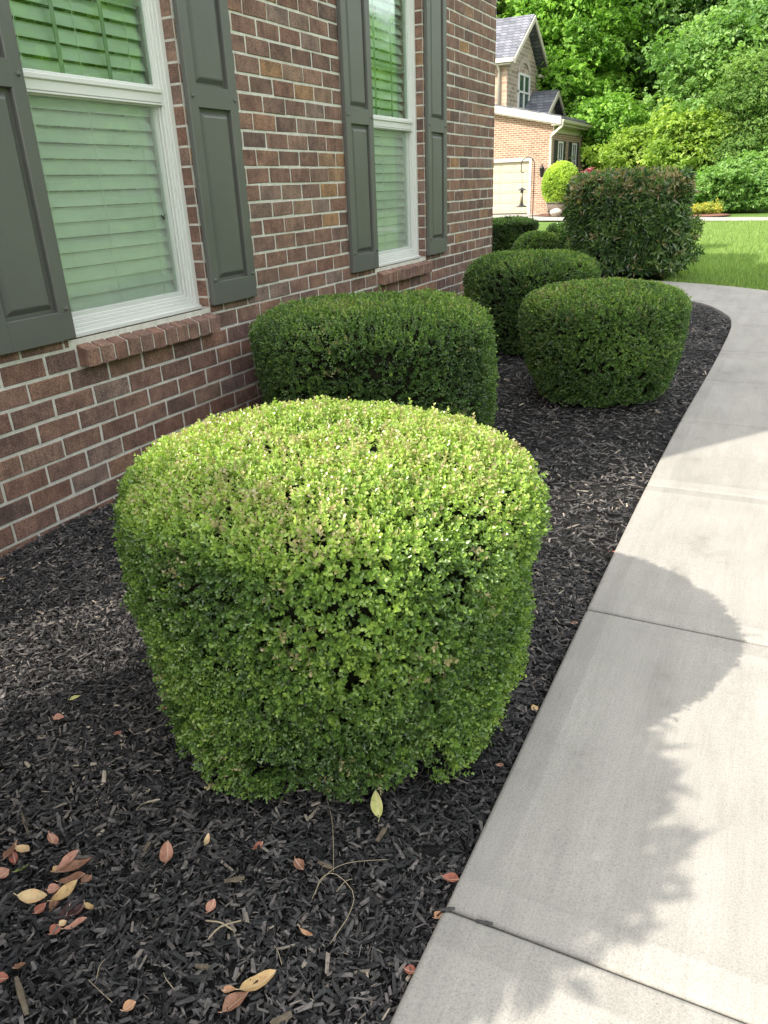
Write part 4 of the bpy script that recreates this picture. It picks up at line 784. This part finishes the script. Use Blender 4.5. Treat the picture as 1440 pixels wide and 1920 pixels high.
# ---------------------------------------------------------------- trees
def tree(name,label,x,y,rx,rz,z0,H,n,mat,seed,size=.17,trunk=True,group='trees at the edge of the wood',cat='tree',tone0=.45,nclump=90,depth=None,cr=None,elong=.6,bark='bark',zjit=.2,shell=.55):
    rng=np.random.default_rng(seed); root=empty(name,(x,y,0)); tag(root,label,cat,group); ry=depth or rx
    zc=(z0+H)/2; hz=(H-z0)/2; d=rng.normal(size=(nclump,3)); d/=np.linalg.norm(d,axis=1,keepdims=True); q=rng.uniform(shell,1,nclump)
    wob=1+.22*np.sin(d[:,0]*5+seed)*np.cos(d[:,2]*4+seed*2)
    Cc=d*q[:,None]*wob[:,None]*np.array([rx,ry,hz])+np.array([0,0,zc]); crr=(cr or rx*.26)*rng.uniform(.6,1.25,nclump)
    k=rng.integers(0,nclump,n); e=rng.normal(size=(n,3)); e/=np.linalg.norm(e,axis=1,keepdims=True); rad=crr[k]*rng.uniform(.35,1,n)**.5
    st=rng.uniform(.6,1.6,(nclump,3)); rad=np.where(rng.uniform(size=n)<.15,rad*1.5,rad); P=Cc[k]+e*rad[:,None]*np.array([1.15,1.15,.62])*st[k]; ok=P[:,2]>.05; P=P[ok];e=e[ok];k=k[ok];n=len(P)
    N=e*.5+np.array([0,0,.75])+rng.normal(size=(n,3))*.5
    tc=rng.normal(size=nclump)*.14; tone=tone0+tc[k]+rng.normal(size=n)*.16
    lv,lf=leaf_tpl(size,size*elong,fold=.3,droop=.25); lv=lv-np.array([size*.5,0,0]); v2=lv@np.array([[math.cos(2.1),math.sin(2.1),0],[-math.sin(2.1),math.cos(2.1),0],[0,0,1]])+np.array([.4*size,.5*size,.1*size]); v3=lv@np.array([[math.cos(4.2),math.sin(4.2),0],[-math.sin(4.2),math.cos(4.2),0],[0,0,1]])+np.array([-.5*size,.3*size,-.12*size])
    tpl=(np.vstack([lv,v2,v3]),np.vstack([lf,lf+6,lf+12]),np.repeat([0,.05,-.05],6))
    V,F,T=scatter([tpl],P,N,rng.uniform(.7,1.3,n),tone,rng)
    np_mesh('crown',V,F,M[mat],root,T)
    if trunk:
        mb=MB(); tr=max(.05,H*.016); mb.tube([(0,0,-.2),(.05,0,z0*.5),(.1,.05,zc),(0,.1,H*.8)],[tr*1.4,tr,tr*.7,tr*.2],9)
        for i in range(0,min(nclump,16)):
            c_=Cc[i]; s=.35+.4*(i/16); b0=(.05*s,.03,max(.2,z0*.7)+ (c_[2]-z0*.7)*.35); mb.tube([b0,(c_[0]*.5,c_[1]*.5,(b0[2]+c_[2])/2+.1),(c_[0]*.9,c_[1]*.9,c_[2])],[tr*.4,tr*.25,tr*.08],6)
        mb.build('trunk',M[bark],root)
    return root
def T_(u,vt,vb,hw,y,mat,label,name='broadleaf_tree',toground=True,**k):
    a=gy(u,vt,y); b=gy(u,vb,y); s=(gy(u+hw,(vt+vb)/2,y)-gy(u-hw,(vt+vb)/2,y)).length/2
    return tree(name,label,a.x,y,s,0,max(0.0,b.z),a.z,mat=mat,**k)
T_(1085,-120,235,125,43,'t_bright','bright green leafy tree rising behind the neighbouring house',n=17000,seed=51,size=.20,nclump=120,cr=1.0)
T_(1215,-160,300,110,48,'t_dark','dark tree in the shaded hollow of the wood, centre of the background',n=15000,seed=52,size=.22,nclump=110,cr=1.1)
T_(1250,-140,190,110,45,'t_mid','tall tree above the dark hollow, at the top centre right',n=15000,seed=53,size=.20,nclump=110,cr=1.0,tone0=.35)
T_(1385,0,310,120,38,'t_mid','big round-headed tree on the right with pale glinting leaves',n=20000,seed=54,size=.18,nclump=130,cr=.85,tone0=.6)
T_(1440,80,390,75,34.5,'t_blue','feathery cool green tree at the right edge',n=14000,seed=55,size=.15,nclump=90,cr=.7,elong=.35)
T_(1300,205,345,115,35.5,'t_yel','low spreading yellow-green tree in the middle of the wood edge',n=17000,seed=56,size=.15,nclump=100,cr=.55,shell=.35)
T_(1140,180,330,75,40,'t_bright','bright bushy tree beside the corner of the neighbouring house',n=11000,seed=57,size=.16,nclump=80,cr=.7)
T_(1190,255,345,80,36.5,'t_yel','pale green bush between the neighbouring house and the yellow-green tree',name='leafy_bush',cat='bush',n=10000,seed=58,size=.13,nclump=70,cr=.5,shell=.35)
T_(1400,300,402,85,31.5,'t_mid','broad mound of leafy vines at the right, down to the driveway',name='leafy_bush',cat='bush',n=15000,seed=59,size=.12,nclump=110,cr=.42,tone0=.65,shell=.3,trunk=False)
T_(1335,330,402,60,32.5,'t_bright','low bright bush behind the yellow flowers',name='leafy_bush',cat='bush',n=7000,seed=60,size=.12,nclump=50,cr=.4,shell=.3,trunk=False)
T_(1240,330,405,80,33,'t_mid','leafy bush half hidden behind the tall dark shrub',name='leafy_bush',cat='bush',n=7000,seed=61,size=.13,nclump=50,cr=.45,shell=.3,trunk=False)
T_(1010,-150,60,70,52,'t_mid','tall tree over the roof of the neighbouring house',n=8000,seed=62,size=.22,nclump=60,cr=1.2)
T_(1380,-150,60,110,46,'t_dark','dark tree top at the upper right corner',n=11000,seed=63,size=.2,nclump=80,cr=1.0,tone0=.65)
T_(1500,-80,250,70,41,'t_mid','tall tree just past the right edge',n=8000,seed=64,size=.2,nclump=70,cr=.9)
T_(1325,383,403,32,29.3,'yflow','clump of yellow flowers on a mulch island beside the driveway',name='flower_clump',cat='flowers',group=None,n=1500,seed=65,size=.07,nclump=30,cr=.16,trunk=False)
T_(1106,318,345,14,19,'pflow','small pink flowering bush behind the left end of the tall dark shrub',name='flowering_bush',cat='bush',group=None,n=500,seed=66,size=.05,nclump=14,cr=.12)
mb=MB(); a=gp(1300,406); mb.lathe((gp(1327,404).x,29.0,-.04),[(.66,0),(.6,.03),(.2,.06)],20); tag(mb.build('flower_bed',M['redmulch']),kind='structure')
# bare trunks in the wood
for i,(u,y,r_,b,lab) in enumerate([(1325,47,.30,'barkpale','pale brown trunk showing at the top of the picture'),(1107,44,.16,'bark','dark trunk in the wood right of the stone tower'),(1085,44.5,.10,'barkpale','thin pale leaning trunk behind the bright tree'),(1210,49,.25,'bark','dark trunk deep in the shaded hollow')]):
    root=empty('tree_trunk',(gy(u,300,y).x,y,0)); tag(root,lab,'tree'); mb=MB(); mb.tube([(0,0,-.2),(.1,0,5),(-.15,.1,11),(.3,0,17)],[r_*1.2,r_,r_*.8,r_*.3],9); mb.build('trunk',M[b],root)
    q=random.Random(i); mb=MB()
    for k in range(7): z=5+k*1.5; a=q.uniform(0,6.3); mb.tube([(0,0,z),(math.cos(a)*1.2,math.sin(a)*1.2,z+.8),(math.cos(a)*2.3,math.sin(a)*2.3,z+1.9)],[r_*.3,r_*.2,.02],6)
    mb.build('limb',M[b],root)
# the wood behind, one mass
def wood(name,lab,boxes,n,size,seed,mat):
    rng=np.random.default_rng(seed); PP=[];NN=[]
    for (x0,x1,y0,y1,z0,z1,nc,cr) in boxes:
        c_=np.c_[rng.uniform(x0,x1,nc),rng.uniform(y0,y1,nc),rng.uniform(z0,z1,nc)]; m_=n*nc//sum(b[6] for b in boxes); k=rng.integers(0,nc,m_); e=rng.normal(size=(m_,3)); e/=np.linalg.norm(e,axis=1,keepdims=True)
        PP.append(c_[k]+e*cr*rng.uniform(.5,1,(m_,1))*np.array([1.2,1.2,.7])); NN.append(e*.5+np.array([0,0,.7])+rng.normal(size=(m_,3))*.5)
    P=np.vstack(PP);N=np.vstack(NN); P[:,2]=np.maximum(P[:,2],.1); lv,lf=leaf_tpl(size,size*.7,fold=.3,droop=.2); V,F,T=scatter([(lv,lf,np.zeros(6))],P,N,rng.uniform(.7,1.3,len(P)),rng.uniform(0,1,len(P)),rng)
    return tag(np_mesh(name,V,F,M[mat],tone=T),lab,'woodland',kind='stuff')
wood('far_woodland','dense dark green wood filling the background behind the nearer trees',[(-34,14,50,54,0,24,700,1.9)],60000,.42,71,'t_dark')
wood('side_woodland','tall green wood across the lawn to the right',[(16,19,-12,48,0,9.5,650,1.6)],95000,.30,72,'t_bright')
